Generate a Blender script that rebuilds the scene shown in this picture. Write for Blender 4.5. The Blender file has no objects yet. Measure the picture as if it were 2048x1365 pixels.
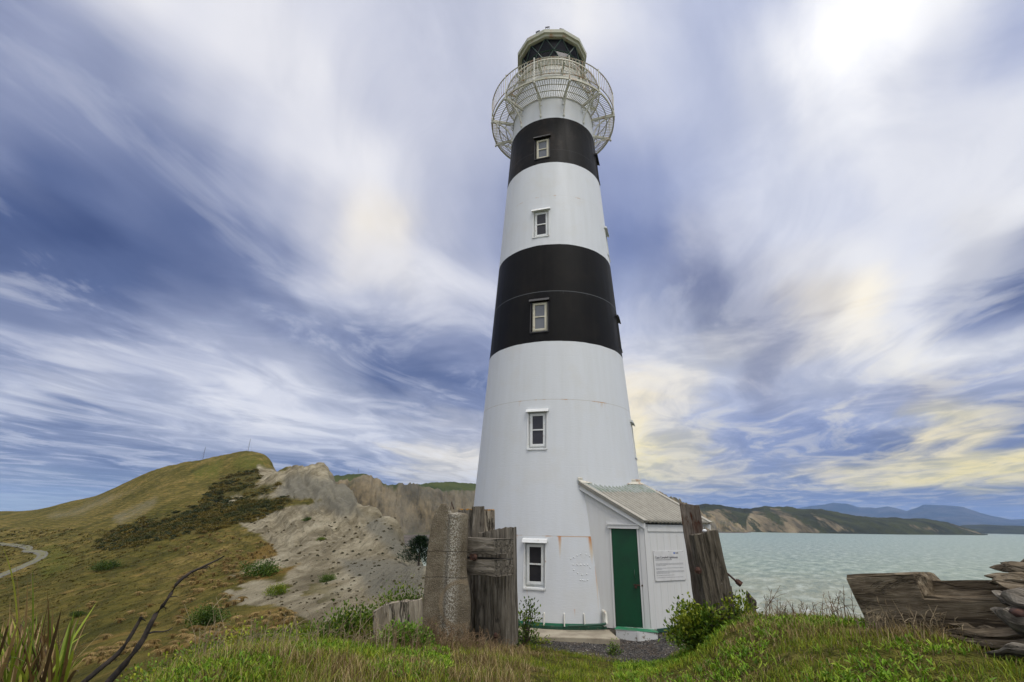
import bpy, math, random
import numpy as np
from math import radians as rad, sin, cos, pi, sqrt
from mathutils import Vector, Matrix
random.seed(7); RS = np.random.RandomState(11)
S = bpy.context.scene
COL = S.collection
# ------------------------------------------------------------------ camera
CF, CPIT, CROL, CH = 970.0, .3556, .0205, 2.05
_F = np.array([0, cos(CPIT), sin(CPIT)]); _U0 = np.array([0, -sin(CPIT), cos(CPIT)]); _R0 = np.array([1., 0, 0])
_R = _R0*cos(CROL)+_U0*sin(CROL); _U = -_R0*sin(CROL)+_U0*cos(CROL)
cd = bpy.data.cameras.new("camera"); cam = bpy.data.objects.new("camera", cd); COL.objects.link(cam)
cd.sensor_width = 36; cd.lens = 36*CF/2048; cd.clip_start = .05; cd.clip_end = 120000
cam.matrix_world = Matrix(((_R[0], _U[0], -_F[0], 0), (_R[1], _U[1], -_F[1], 0), (_R[2], _U[2], -_F[2], CH), (0, 0, 0, 1)))
S.camera = cam
S.view_settings.view_transform = 'Standard'; S.view_settings.look = 'None'
S.view_settings.exposure = 0.0; S.view_settings.gamma = 1.0
S.render.resolution_x = 1024; S.render.resolution_y = 682
try:
    S.cycles.volume_bounces = 0; S.cycles.transparent_max_bounces = 24
except Exception: pass

def ray(u, v): return _F+_R*(u-1024)/CF-_U*(v-682.5)/CF
def azel(u, v):
    r = ray(u, v); h = np.hypot(r[0], r[1]); return math.atan2(r[0], r[1]), r[2]/h
def ud(u, v, d):
    r = ray(u, v); return np.array([0, 0, CH])+r*d/np.hypot(r[0], r[1])
def pix(P):
    P = np.atleast_2d(P)-np.array([0, 0, CH]); d = P@_F; d = np.where(d < .01, .01, d)
    return 1024+CF*(P@_R)/d, 682.5-CF*(P@_U)/d
def lin(c):
    c = np.array(c, float)/255.; return np.where(c <= .04045, c/12.92, ((c+.055)/1.055)**2.4)

# ------------------------------------------------------------------ node helper
class G:
    def __init__(s, tree): s.t = tree
    def n(s, typ, **k):
        nd = s.t.nodes.new(typ)
        for a, b in k.items(): setattr(nd, a, b)
        return nd
    def set(s, sock, val):
        if isinstance(val, bpy.types.NodeSocket): s.t.links.new(val, sock)
        elif val is not None: sock.default_value = val
    def math(s, op, a, b=None, c=None, clamp=False):
        nd = s.n('ShaderNodeMath', operation=op, use_clamp=clamp)
        s.set(nd.inputs[0], a)
        if b is not None: s.set(nd.inputs[1], b)
        if c is not None: s.set(nd.inputs[2], c)
        return nd.outputs[0]
    def mix(s, f, a, b, blend='MIX'):
        nd = s.n('ShaderNodeMix', data_type='RGBA', blend_type=blend)
        s.set(nd.inputs[0], f)
        for i, x in ((6, a), (7, b)):
            if isinstance(x, (tuple, list, np.ndarray)): x = (*[float(q) for q in x[:3]], 1)
            s.set(nd.inputs[i], x)
        return nd.outputs[2]
    def noise(s, vec, scale, detail=4, rough=.55, dist=0, col=False):
        nd = s.n('ShaderNodeTexNoise'); s.set(nd.inputs['Vector'], vec)
        nd.inputs['Scale'].default_value = scale; nd.inputs['Detail'].default_value = detail
        nd.inputs['Roughness'].default_value = rough; nd.inputs['Distortion'].default_value = dist
        return nd.outputs[1 if col else 0]
    def ramp(s, f, stops, interp='LINEAR'):
        nd = s.n('ShaderNodeValToRGB'); r = nd.color_ramp; r.interpolation = interp
        while len(r.elements) > 1: r.elements.remove(r.elements[-1])
        for i, (p, c) in enumerate(stops):
            if isinstance(c, (int, float)): c = (c, c, c)
            e = r.elements[0] if i == 0 else r.elements.new(p)
            e.position = p; e.color = (*[float(q) for q in c[:3]], 1)
        s.set(nd.inputs[0], f); return nd.outputs[0]
    def vmath(s, op, a, b=None, scale=None):
        nd = s.n('ShaderNodeVectorMath', operation=op); s.set(nd.inputs[0], a)
        if b is not None: s.set(nd.inputs[1], b)
        if scale is not None: s.set(nd.inputs['Scale'], scale)
        return nd.outputs[0]
    def sep(s, v):
        nd = s.n('ShaderNodeSeparateXYZ'); s.set(nd.inputs[0], v); return nd.outputs
    def comb(s, x, y, z):
        nd = s.n('ShaderNodeCombineXYZ')
        for i, q in enumerate((x, y, z)): s.set(nd.inputs[i], q)
        return nd.outputs[0]
    def maprange(s, v, a, b, c=0., d=1., smooth=False):
        nd = s.n('ShaderNodeMapRange'); nd.interpolation_type = 'SMOOTHSTEP' if smooth else 'LINEAR'
        s.set(nd.inputs[0], v)
        for i, q in enumerate((a, b, c, d)): nd.inputs[i+1].default_value = q
        return nd.outputs[0]
    def bump(s, h, strength, dist=.02, normal=None):
        nd = s.n('ShaderNodeBump'); s.set(nd.inputs['Height'], h); nd.inputs['Strength'].default_value = strength
        nd.inputs['Distance'].default_value = dist
        if normal is not None: s.set(nd.inputs['Normal'], normal)
        return nd.outputs[0]

def mat(name):
    m = bpy.data.materials.new(name); m.use_nodes = True
    g = G(m.node_tree); bs = m.node_tree.nodes['Principled BSDF']
    return m, g, bs
def coord(g, which='Object'): return g.n('ShaderNodeTexCoord').outputs[which]
def fin(g, bs, col=None, rough=None, normal=None, spec=None):
    if col is not None:
        if isinstance(col, (tuple, list, np.ndarray)): col = (*[float(q) for q in col[:3]], 1)
        g.set(bs.inputs['Base Color'], col)
    if rough is not None: g.set(bs.inputs['Roughness'], rough)
    if normal is not None: g.set(bs.inputs['Normal'], normal)
    if spec is not None: g.set(bs.inputs['Specular IOR Level'], spec)

# ------------------------------------------------------------------ world: sky + high cloud sheet
SUN_AZ, SUN_EL = rad(150), rad(60)        # azimuth clockwise from +Y: behind and to the right of the camera
world = bpy.data.worlds.new("World"); S.world = world; world.use_nodes = True
wt = world.node_tree; g = G(wt); bg = wt.nodes['Background']; bg.inputs['Strength'].default_value = .1
sky = g.n('ShaderNodeTexSky'); sky.sky_type = 'NISHITA'; sky.sun_disc = False
sky.sun_elevation = SUN_EL; sky.sun_rotation = SUN_AZ
sky.air_density = 1.3; sky.dust_density = .6; sky.ozone_density = 2.0
PAL = dict(A=(72, 98, 160), B=(98, 121, 176), C=(128, 145, 190), D=(160, 171, 205), E=(190, 197, 219), F=(211, 215, 228),
           G=(227, 228, 232), H=(240, 239, 237), W=(254, 254, 254), g=(168, 171, 190), y=(236, 224, 190), Y=(250, 236, 176),
           Z=(252, 236, 158), t=(190, 216, 224), s=(150, 164, 200), d=(118, 130, 168), h=(205, 205, 208), b=(88, 118, 180), w=(250, 238, 206))
GV = [0, 100, 200, 300, 400, 500, 600, 700, 775, 850, 900, 950, 1000, 1045]
GR = ["DEGGGFFFFHFEEGWGF",
      "CDEFGFEEFGFEGWWGD",
      "DCCEGGEEEFFEFWGEF",
      "DDCCEGGFEDDEFGFGG",
      "BBCCDFGEDDDEFFGGG",
      "AABBCDwEDDCgFGFhd",
      "CBBCCEFGEDEdgwHDd",
      "DDDEDCCDDDFhgGGHG",
      "EGEEFFBBCDwFgEggD",
      "DCEFGFFDDDwEDDEYd",
      "CDCDDEEwFFYDDCdyD",
      "DCBCbbDyFFYysyYZZ",
      "ttsCCCDEEEssCsCCd",
      "ttsssssssssssssss"]
GRID = np.array([[lin(PAL[c]) for c in row] for row in GR])
def skyc(az, el):
    """colour of the cloud sheet towards azimuth az, elevation el"""
    P = np.array([sin(az)*cos(el), cos(az)*cos(el), sin(el)])*10+np.array([0, 0, CH])
    u, v = pix(P)
    u = float(np.clip(u[0], 0, 2047)); v = float(np.clip(v[0], 0, 1044))
    fu = u/128; iu = min(int(fu), 15); fu -= iu
    iv = max(i for i in range(len(GV)-1) if GV[i] <= v); fv = (v-GV[iv])/(GV[iv+1]-GV[iv])
    c = (GRID[iv, iu]*(1-fu)+GRID[iv, iu+1]*fu)*(1-fv)+(GRID[iv+1, iu]*(1-fu)+GRID[iv+1, iu+1]*fu)*fv
    return c
wc = g.n('ShaderNodeTexCoord').outputs['Generated']
X, Y, Z = g.sep(wc)
zz = g.math('MAXIMUM', Z, 0.0)
# cloud plane coordinates (a level sheet overhead), streaked along the wind
zp = g.math('ADD', zz, .045)
wa = rad(17)
px = g.math('DIVIDE', g.math('SUBTRACT', g.math('MULTIPLY', X, cos(wa)), g.math('MULTIPLY', Y, sin(wa))), zp)
py = g.math('DIVIDE', g.math('ADD', g.math('MULTIPLY', X, sin(wa)), g.math('MULTIPLY', Y, cos(wa))), zp)
pl = g.comb(g.math('MULTIPLY', px, 1.0), g.math('MULTIPLY', py, .42), 0.)
n1 = g.noise(pl, 1.6, 6, .56, .5)
n2 = g.noise(g.comb(g.math('MULTIPLY', px, 1.0), g.math('MULTIPLY', py, .55), 3.3), 1.9, 7, .60, .9)
n3 = g.noise(g.comb(g.math('MULTIPLY', px, .8), g.math('MULTIPLY', py, .5), 7.7), 1.0, 5, .55, .8)
elv = g.math('ARCSINE', g.math('MAXIMUM', g.math('MINIMUM', Z, 1.), -1.))
azv = g.math('ARCTAN2', X, Y)
low = g.maprange(elv, rad(4), rad(34), 1., .42, True)
n2 = g.maprange(n2, .34, .66, .2, .8, True)
azw = g.math('ADD', azv, g.math('MULTIPLY', g.math('SUBTRACT', n1, .5), .30))
elw = g.math('ADD', elv, g.math('MULTIPLY', g.math('MULTIPLY', g.math('SUBTRACT', n3, .5), .24),
      g.maprange(elv, 0., rad(20), .22, 1.)))
AZ0, AZ1, NA = rad(-66), rad(66), 29
fa = g.maprange(azw, AZ0, AZ1)
rows = [0.5, 2.5, 4.5, 7, 9.5, 12, 15, 18.5, 22, 26, 31, 37, 44, 52]
acc = None
for i, r in enumerate(rows):
    st = [(k/(NA-1), skyc(AZ0+(AZ1-AZ0)*k/(NA-1), rad(r))) for k in range(NA)]
    c = g.ramp(fa, st, 'EASE')
    if acc is None: acc = c
    else: acc = g.mix(g.maprange(elw, rad(rows[i-1]), rad(r), 0., 1., True), acc, c)
# fine streaks: thinner cloud shows more blue, thicker more white
sh = g.math('MULTIPLY', g.math('SUBTRACT', g.math('ADD', g.math('MULTIPLY', n2, .65), g.math('MULTIPLY', n1, .35)), .5), g.math('MULTIPLY', low, 2.0))
dark = g.math('MAXIMUM', g.math('MULTIPLY', sh, -1.), 0.); lite = g.math('MAXIMUM', sh, 0.)
acc = g.mix(g.math('MINIMUM', g.math('MULTIPLY', dark, 1.5), .85), acc, g.mix(1., acc, (.66, .70, .80), 'MULTIPLY'))
warm = g.maprange(X, -.05, .40)
wf = g.math('MULTIPLY', warm, g.maprange(elv, rad(22), rad(6)))
acc = g.mix(g.math('MINIMUM', g.math('MULTIPLY', lite, .95), .8), acc, g.mix(wf, (.88, .88, .88), (.98, .88, .60)))
# clear strip along the left horizon lets the sky model through
clear = g.math('MULTIPLY', g.maprange(elv, rad(3.5), rad(.5)), g.maprange(X, -.45, -.7))
# behind the camera the sheet is thinner and bright round the veiled sun
back = g.maprange(Y, .15, -.35, 0., 1., True)
acc = g.mix(back, acc, g.mix(g.maprange(n3, .35, .65), (.55, .60, .72), (1.05, 1.02, .97)))
zen = g.maprange(elv, rad(57), rad(70), 0., 1., True)  # overhead sky, out of view, brightened to light the ground more than the tower
acc = g.mix(zen, acc, g.mix(g.maprange(n3, .35, .65), (1.25, 1.25, 1.3), (2.1, 2.05, 1.95)))
bwn = g.n('ShaderNodeRGBToBW'); g.set(bwn.inputs[0], acc)
acc = g.mix(g.maprange(X, -.15, .3, .40, .16), acc, g.mix(1., g.mix(1., (1., .985, .985), bwn.outputs[0], 'MULTIPLY'), (1., 1., 1.05), 'MULTIPLY'))
gm = g.n('ShaderNodeGamma'); g.set(gm.inputs[0], acc); gm.inputs[1].default_value = 1.38
acc = g.mix(1., gm.outputs[0], (1.29, 1.28, 1.255), 'MULTIPLY')
cl10 = g.mix(1., acc, (10., 10., 10.), 'MULTIPLY'); cl10.node.clamp_result = False
fin_c = g.mix(g.math('MULTIPLY', clear, .2), cl10, sky.outputs[0])
fin_c = g.mix(.94, sky.outputs[0], fin_c)
g.set(bg.inputs['Color'], fin_c)
# ------------------------------------------------------------------ sun (veiled by the cloud sheet)
sd = bpy.data.lights.new("sun", 'SUN'); sun = bpy.data.objects.new("sun", sd); COL.objects.link(sun)
sd.energy = 1.7; sd.angle = rad(18); sd.color = (1., .94, .86)
dv = Vector((sin(SUN_AZ)*cos(SUN_EL), cos(SUN_AZ)*cos(SUN_EL), sin(SUN_EL)))
sun.rotation_euler = dv.to_track_quat('Z', 'Y').to_euler(); sun.location = dv*50

# ------------------------------------------------------------------ object helpers
def tag(o, label=None, cat=None, group=None, kind=None):
    if label: o['label'] = label
    if cat: o['category'] = cat
    if group: o['group'] = group
    if kind: o['kind'] = kind
    return o
def empty(name, loc=(0, 0, 0), rz=0):
    o = bpy.data.objects.new(name, None); COL.objects.link(o); o.location = loc; o.rotation_euler = (0, 0, rz)
    o.empty_display_size = .2; return o
def mesh_np(name, V, quads=None, tris=None, m=None, parent=None, smooth=True, attrs=None, loc=None, rot=None):
    V = np.asarray(V, np.float32).reshape(-1, 3)
    me = bpy.data.meshes.new(name); me.vertices.add(len(V)); me.vertices.foreach_set('co', V.ravel())
    L = []; st = []; n = 0; tot = []
    if quads is not None and len(quads):
        q = np.asarray(quads, np.int32).reshape(-1, 4); L.append(q.ravel()); st.append(np.arange(len(q))*4); n += len(q)*4
    if tris is not None and len(tris):
        t = np.asarray(tris, np.int32).reshape(-1, 3); L.append(t.ravel()); st.append(n+np.arange(len(t))*3)
    L = np.concatenate(L); st = np.concatenate(st)
    me.loops.add(len(L)); me.loops.foreach_set('vertex_index', L)
    me.polygons.add(len(st)); me.polygons.foreach_set('loop_start', st.astype(np.int32))
    me.polygons.foreach_set('use_smooth', np.full(len(st), smooth))
    me.update(calc_edges=True); me.validate()
    if attrs:
        for k, a in attrs.items():
            a = np.asarray(a, np.float32)
            if a.ndim == 1: at = me.attributes.new(k, 'FLOAT', 'POINT'); at.data.foreach_set('value', a)
            else:
                at = me.attributes.new(k, 'FLOAT_COLOR', 'POINT')
                if a.shape[1] == 3: a = np.concatenate([a, np.ones((len(a), 1), np.float32)], 1)
                at.data.foreach_set('color', a.ravel())
    if m: me.materials.append(m)
    o = bpy.data.objects.new(name, me); COL.objects.link(o)
    if parent: o.parent = parent
    if loc is not None: o.location = loc
    if rot is not None: o.rotation_euler = rot
    return o
class MB:
    """collects simple solids; build() links them as one mesh"""
    def __init__(s): s.V = []; s.Q = []; s.T = []; s.n = 0
    def add(s, V, Q=(), T=()):
        V = np.asarray(V, float).reshape(-1, 3)
        if len(Q): s.Q.append(np.asarray(Q).reshape(-1, 4)+s.n)
        if len(T): s.T.append(np.asarray(T).reshape(-1, 3)+s.n)
        s.V.append(V); s.n += len(V)
    def frame(s, o, a, b, c):
        """box from corner o along vectors a, b, c"""
        o, a, b, c = map(np.array, (o, a, b, c)); o = o.astype(float)
        V = [o, o+a, o+a+b, o+b, o+c, o+a+c, o+a+b+c, o+b+c]
        s.add(V, [(0, 3, 2, 1), (4, 5, 6, 7), (0, 1, 5, 4), (1, 2, 6, 5), (2, 3, 7, 6), (3, 0, 4, 7)])
    def box(s, c, sz, ax=None):
        c = np.array(c, float); ax = np.eye(3) if ax is None else np.array(ax)
        a, b, d = ax[0]*sz[0], ax[1]*sz[1], ax[2]*sz[2]
        s.frame(c-a/2-b/2-d/2, a, b, d)
    def tube(s, pts, r, k=6, cap=True, closed=False):
        P = np.array(pts, float); n = len(P); R = np.full(n, r) if np.isscalar(r) else np.array(r, float)
        V = []
        for i in range(n):
            if closed: t = P[(i+1) % n]-P[i-1]
            else: t = P[min(i+1, n-1)]-P[max(i-1, 0)]
            t = t/max(np.linalg.norm(t), 1e-9)
            ref = np.array([0, 0, 1.]) if abs(t[2]) < .9 else np.array([1., 0, 0])
            x = np.cross(t, ref); x /= np.linalg.norm(x); y = np.cross(t, x)
            for j in range(k):
                a = 2*pi*j/k; V.append(P[i]+R[i]*(x*cos(a)+y*sin(a)))
        Q = []
        for i in range(n if closed else n-1):
            for j in range(k):
                a = i*k+j; b = i*k+(j+1) % k; i2 = (i+1) % n
                Q.append((a, b, i2*k+(j+1) % k, i2*k+j))
        T = []
        if cap and not closed:
            for base, fl in ((0, 1), ((n-1)*k, 0)):
                for j in range(1, k-1): T.append((base, base+j+1, base+j) if not fl else (base, base+j, base+j+1))
        s.add(V, Q, T)
    def ball(s, c, r, k=8, sc=(1, 1, 1)):
        V = []; Q = []; T = []
        for i in range(1, k//2):
            th = pi*i/(k//2)
            for j in range(k): V.append((sin(th)*cos(2*pi*j/k), sin(th)*sin(2*pi*j/k), cos(th)))
        m = k//2-1
        V += [(0, 0, 1), (0, 0, -1)]
        for i in range(m-1):
            for j in range(k): Q.append((i*k+j, (i+1)*k+j, (i+1)*k+(j+1) % k, i*k+(j+1) % k))
        for j in range(k):
            T.append((m*k, j, (j+1) % k)); T.append((m*k+1, (m-1)*k+(j+1) % k, (m-1)*k+j))
        s.add(np.array(V)*r*np.array(sc)+np.array(c), Q, T)
    def build(s, name, m, parent=None, smooth=False, loc=None, rot=None):
        return mesh_np(name, np.concatenate(s.V), np.concatenate(s.Q) if s.Q else None, np.concatenate(s.T) if s.T else None,
                       m, parent, smooth, None, loc, rot)
def bevel(o, w=.01, seg=2):
    md = o.modifiers.new('bevel', 'BEVEL'); md.width = w; md.segments = seg; md.limit_method = 'ANGLE'; return o

# numpy value noise
def _h(ix, iy, s):
    n = (ix*374761393+iy*668265263+s*974711) & 0x7fffffff
    n = ((n ^ (n >> 13))*1274126177) & 0x7fffffff
    return ((n ^ (n >> 16)) & 0xffff)/65535.
def vn(x, y, s=0):
    ix = np.floor(x).astype(np.int64); iy = np.floor(y).astype(np.int64); fx = x-ix; fy = y-iy
    fx = fx*fx*(3-2*fx); fy = fy*fy*(3-2*fy)
    return (_h(ix, iy, s)*(1-fx)+_h(ix+1, iy, s)*fx)*(1-fy)+(_h(ix, iy+1, s)*(1-fx)+_h(ix+1, iy+1, s)*fx)*fy
def fbm(x, y, o=4, s=0, g_=.5):
    r = 0; a = 1; t = 0
    for i in range(o): r = r+a*vn(x*2**i+i*17.3, y*2**i-i*9.1, s+i); t += a; a *= g_
    return r/t-.5
def sdf(poly, u, v):
    """signed distance in polygon's units, positive inside"""
    P = np.array(poly, float); n = len(P); d = np.full(u.shape, 1e9); ins = np.zeros(u.shape, bool)
    for i in range(n):
        a = P[i]; b = P[(i+1) % n]; e = b-a; w0 = u-a[0]; w1 = v-a[1]
        t = np.clip((w0*e[0]+w1*e[1])/(e@e), 0, 1)
        d = np.minimum(d, (w0-t*e[0])**2+(w1-t*e[1])**2)
        c = ((a[1] > v) != (b[1] > v)) & (u < (b[0]-a[0])*(v-a[1])/(b[1]-a[1]+1e-12)+a[0]); ins ^= c
    return np.sqrt(d)*np.where(ins, 1, -1)
class TPS:
    def __init__(s, pts, k=2.5, sm=1e-4):
        # pts: (az, d, e) ; e = tangent of elevation seen from eye height
        A = np.array([(p[0]*k, math.log(p[1])) for p in pts]); E_ = np.array([p[2] for p in pts]); n = len(A)
        K = s.U(((A[:, None]-A[None])**2).sum(-1))+np.eye(n)*sm
        Pm = np.concatenate([np.ones((n, 1)), A], 1)
        M = np.block([[K, Pm], [Pm.T, np.zeros((3, 3))]])
        s.w = np.linalg.solve(M, np.concatenate([E_, np.zeros(3)])); s.A = A; s.k = k
    @staticmethod
    def U(r2): return np.where(r2 > 1e-12, .5*r2*np.log(np.maximum(r2, 1e-12)), 0)
    def __call__(s, az, d):
        az = np.atleast_1d(az).astype(float); d = np.atleast_1d(d).astype(float); sh = az.shape
        a = az.ravel()*s.k; l = np.log(np.maximum(d.ravel(), .3)); out = np.empty(len(a)); n = len(s.A)
        for i in range(0, len(a), 20000):
            aa = a[i:i+20000]; ll = l[i:i+20000]
            r2 = (aa[:, None]-s.A[None, :, 0])**2+(ll[:, None]-s.A[None, :, 1])**2
            out[i:i+20000] = s.U(r2)@s.w[:n]+s.w[n]+s.w[n+1]*aa+s.w[n+2]*ll
        return CH+out.reshape(sh)*np.maximum(d, .3)

# ------------------------------------------------------------------ ground height field
COLS = {
 0: ([(.55, 1), (.5, 2), (.1, 3.2), (-1.6, 7), (-4, 20)], [(1365, 50), (1320, 68), (1280, 92), (1230, 125), (1190, 165), (1150, 225), (1120, 300), (1090, 420), (1060, 600), (1040, 760), (1023, 900)], [(-12, 1150), (-30, 1500)]),
 150: ([(.55, 1), (.5, 2.5), (.1, 4), (-1.2, 8)], [(1365, 30), (1300, 55), (1240, 85), (1190, 120), (1150, 170), (1120, 225), (1090, 300), (1060, 400), (1035, 520), (1015, 650), (1001, 760)], [(-5, 950), (-30, 1400)]),
 230: ([(.55, 1), (.5, 3), (.35, 5), (-.7, 8.5)], [(1340, 28), (1290, 46), (1240, 68), (1190, 100), (1150, 140), (1110, 200), (1070, 290), (1035, 400), (1005, 530), (976, 660)], [(5, 850), (-30, 1300)]),
 300: ([(.55, 1), (.5, 3), (.5, 6.3), (-.6, 9.5), (-2, 18)], [(1290, 38), (1240, 60), (1190, 90), (1150, 125), (1110, 175), (1070, 240), (1040, 310), (1010, 400), (980, 490), (945, 600)], [(15, 800), (-30, 1200)]),
 370: ([(.55, 1), (.5, 3), (.5, 6.8), (-.6, 10)], [(1285, 33), (1240, 52), (1190, 76), (1150, 103), (1110, 142), (1070, 195), (1035, 260), (1000, 350), (965, 450), (927, 570)], [(30, 740), (-30, 1200)]),
 450: ([(.55, 1), (.5, 3), (.5, 7.2), (-.5, 10.5)], [(1275, 30), (1230, 45), (1190, 62), (1150, 85), (1110, 115), (1075, 150), (1045, 195), (1015, 260), (985, 340), (950, 440), (913, 560)], [(50, 680), (-30, 1100)]),
 495: ([(.55, 1)], [(1270, 29), (1140, 82), (1045, 182), (985, 315), (950, 410), (908, 550)], [(50, 660), (-30, 1100)]),
 520: ([(.5, 7.4)], [(1140, 80), (1045, 175), (985, 300), (958, 380), (916, 530)], [(30, 650), (-30, 1000)]),
 543: ([(.5, 7.5)], [(1140, 77), (1045, 170), (985, 290), (955, 370), (929, 490)], [(20, 600), (-30, 950)]),
 560: ([(.55, 1), (.5, 3), (.5, 7.5), (-.5, 11)], [(1265, 28), (1220, 42), (1180, 56), (1140, 75), (1110, 98), (1075, 130), (1045, 165), (1015, 210), (985, 270), (946, 360)], [(10, 500), (-30, 800)]),
 600: ([(.5, 7.6)], [(1250, 27), (1170, 57), (1080, 118), (1000, 230), (950, 350)], [(8, 470), (-30, 650)]),
 632: ([(.5, 7.7), (-.4, 11)], [(1250, 26), (1210, 40), (1170, 55), (1130, 74), (1100, 95), (1065, 125), (1035, 160), (1005, 210), (984, 270), (959, 340)], [(-5, 440), (-30, 600)]),
 660: ([(.5, 7.8)], [(1240, 26), (1170, 53), (1100, 93), (1035, 158), (985, 250), (955, 325)], [(-5, 400), (-30, 540)]),
 700: ([(.55, 1), (.5, 3), (.45, 7.8), (-.4, 11)], [(1240, 25), (1200, 38), (1160, 53), (1120, 74), (1085, 105), (1050, 142), (1020, 190), (983, 255)], [(-10, 320), (-30, 430)]),
 765: ([(.5, 3), (.4, 8)], [(1230, 22), (1190, 34), (1150, 50), (1115, 74), (1080, 108), (1048, 155)], [(-14, 200), (-30, 280)]),
 810: ([(.4, 8)], [(1220, 20), (1180, 32), (1140, 53), (1092, 100)], [(-18, 135), (-30, 190)]),
 838: ([(.55, 1), (.5, 3), (.4, 8), (.1, 10)], [(1215, 19), (1180, 30), (1150, 45), (1121, 72)], [(-16, 100), (-30, 150)]),
 900: ([(.5, 3), (.35, 8), (.02, 10.5), (-.3, 14)], [(1205, 22), (1165, 38)], [(-14, 60), (-30, 110)]),
 1000: ([(.55, 1), (.55, 3), (.5, 6), (.28, 8), (.02, 9.6), (-.08, 11), (-.06, 14), (-.1, 18), (-5, 26), (-18, 50), (-30, 100)], [], []),
 1110: ([(.55, 1), (.5, 3), (.42, 6.2), (.2, 7.6), (.0, 9.1), (-.08, 10.2), (-.08, 14), (-.1, 18), (-5, 26), (-18, 50), (-30, 100)], [], []),
 1300: ([(.55, 1), (.5, 3), (.45, 6), (.28, 7.4), (.02, 8.8), (-.1, 9.8), (-.1, 13), (-.3, 16), (-5, 24), (-18, 46), (-30, 90)], [], []),
 1400: ([(.55, 1), (.55, 3), (.58, 5.8), (.54, 7), (.5, 8.2), (.25, 9.5), (-.2, 12), (-1.5, 15), (-7, 23), (-19, 46), (-30, 90)], [], []),
 1480: ([(.6, 3), (.75, 5.2), (.82, 6.4), (.85, 7.6), (.6, 9.2), (0, 11), (-3, 14), (-19, 45)], [], []),
 1560: ([(.55, 1), (.65, 3), (.9, 4.8), (.96, 5.8), (1.0, 6.6), (.98, 7.3), (.7, 8.5), (-.2, 10), (-3, 14), (-9, 22), (-20, 45), (-30, 80)], [], []),
 1700: ([(.7, 3), (1.0, 4.8), (1.06, 5.8), (1.1, 6.8), (.75, 8.3), (-.3, 10), (-9, 22), (-20, 45)], [], []),
 1850: ([(.55, 1), (.7, 3), (1.05, 4.8), (1.12, 5.8), (1.13, 6.8), (.8, 8.3), (-.3, 10), (-3.5, 14), (-9, 22), (-20, 45), (-30, 80)], [], []),
 2048: ([(.55, 1), (.75, 3), (1.1, 4.8), (1.15, 5.8), (1.15, 6.8), (.8, 8.5), (-.3, 10.5), (-3.5, 14), (-9, 22), (-20, 45), (-30, 80)], [], []),
}
cp = []
for u, (near, vis, hid) in COLS.items():
    a0 = azel(u, 1100)[0]
    for z, d in near: cp.append((azel(u, 1300)[0] if d < 60 else a0, d, (z-CH)/d))
    for v, d in vis:
        a, e = azel(u, v); cp.append((a, d, e))
    for z, d in hid: cp.append((azel(u, 1040)[0], d, (z-CH)/d))
    if not vis: cp.append((a0, 300, -32/300.)); cp.append((a0, 900, -32/900.))
for a in (-58, -80, -105):
    for z, d in ((.55, 1), (.45, 2.5), (-.6, 6), (-6, 22), (-13, 80), (-17, 250), (-14, 600), (-2, 900), (-30, 1500)): cp.append((rad(a), d, (z-CH)/d))
for a in (60, 82, 105):
    for z, d in ((.55, 1), (.8, 3), (1.1, 5), (1.1, 7), (-.3, 10.5), (-9, 22), (-20, 45), (-30, 80), (-32, 300), (-32, 900)): cp.append((rad(a), d, (z-CH)/d))
TG = TPS(cp)
TX, TY = 14*sin(.0945), 14*cos(.0945)
def gdetail(x, y, d):
    w1 = np.clip(d/14, .25, 6)
    z = fbm(x*.9, y*.9, 4, 1)*.10*np.clip(d/6, .3, 1)
    far = np.clip((d-14)/30, 0, 1)*(1-.8*np.clip((-np.arctan2(x, y)-rad(34))/rad(6), 0, 1)*np.clip((d-110)/60, 0, 1))
    z = z+far*(fbm(x/9., y/9., 5, 5)*1.1+fbm(x/38., y/38., 4, 9)*4.6*np.clip(d/200, 0, 1))
    # rills on the clay slopes
    rl = 1-np.abs(2*(fbm(x/7.+.4*fbm(x/5, y/5, 2, 3), y/22., 4, 21)))*2.2
    z = z+far*rl*.45*np.clip(d/120, .3, 2.2)
    # spurs and gullies running down the clay ridge
    az = np.arctan2(x, y); wk = np.clip(1-np.abs(az-rad(-21))/rad(9), 0, 1)*np.clip((d-60)/60, 0, 1)*np.clip((420-d)/80, 0, 1)
    sp = 1-np.abs(2*fbm(az*34+1.1*np.log(np.maximum(d, 1))*2.4, np.log(np.maximum(d, 1))*1.6, 4, 33))*3.0
    z = z+wk*sp*d*.013
    # flat pad at the tower
    p = np.clip((4.6-np.hypot(x-TX, y-TY))/1.4, 0, 1); p = p*p*(3-2*p)
    return z*(1-p)
def GZ(x, y):
    x = np.atleast_1d(np.asarray(x, float)); y = np.atleast_1d(np.asarray(y, float))
    d = np.hypot(x, y); az = np.arctan2(x, y)
    return TG(az, d)+gdetail(x, y, d)
def hit(u, v, d0=3., d1=1200.):
    """where the line of sight through photo pixel (u, v) meets the ground"""
    r = ray(u, v); h = np.hypot(r[0], r[1]); d = np.exp(np.linspace(math.log(d0), math.log(d1), 360))
    P = np.array([0, 0, CH])+np.outer(d/h, r); z = GZ(P[:, 0], P[:, 1]); k = np.where(P[:, 2] < z)[0]
    if len(k) == 0 or k[0] == 0: return None
    i = k[0]; return np.array([P[i, 0], P[i, 1], z[i]])
def polar(azs, ds):
    A, D = np.meshgrid(azs, ds); x = np.sin(A)*D; y = np.cos(A)*D
    na, nd = len(azs), len(ds)
    i = np.arange(nd-1)[:, None]*na+np.arange(na-1)[None]
    return A, D, x, y, np.stack([i, i+1, i+1+na, i+na], -1).reshape(-1, 4)
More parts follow.
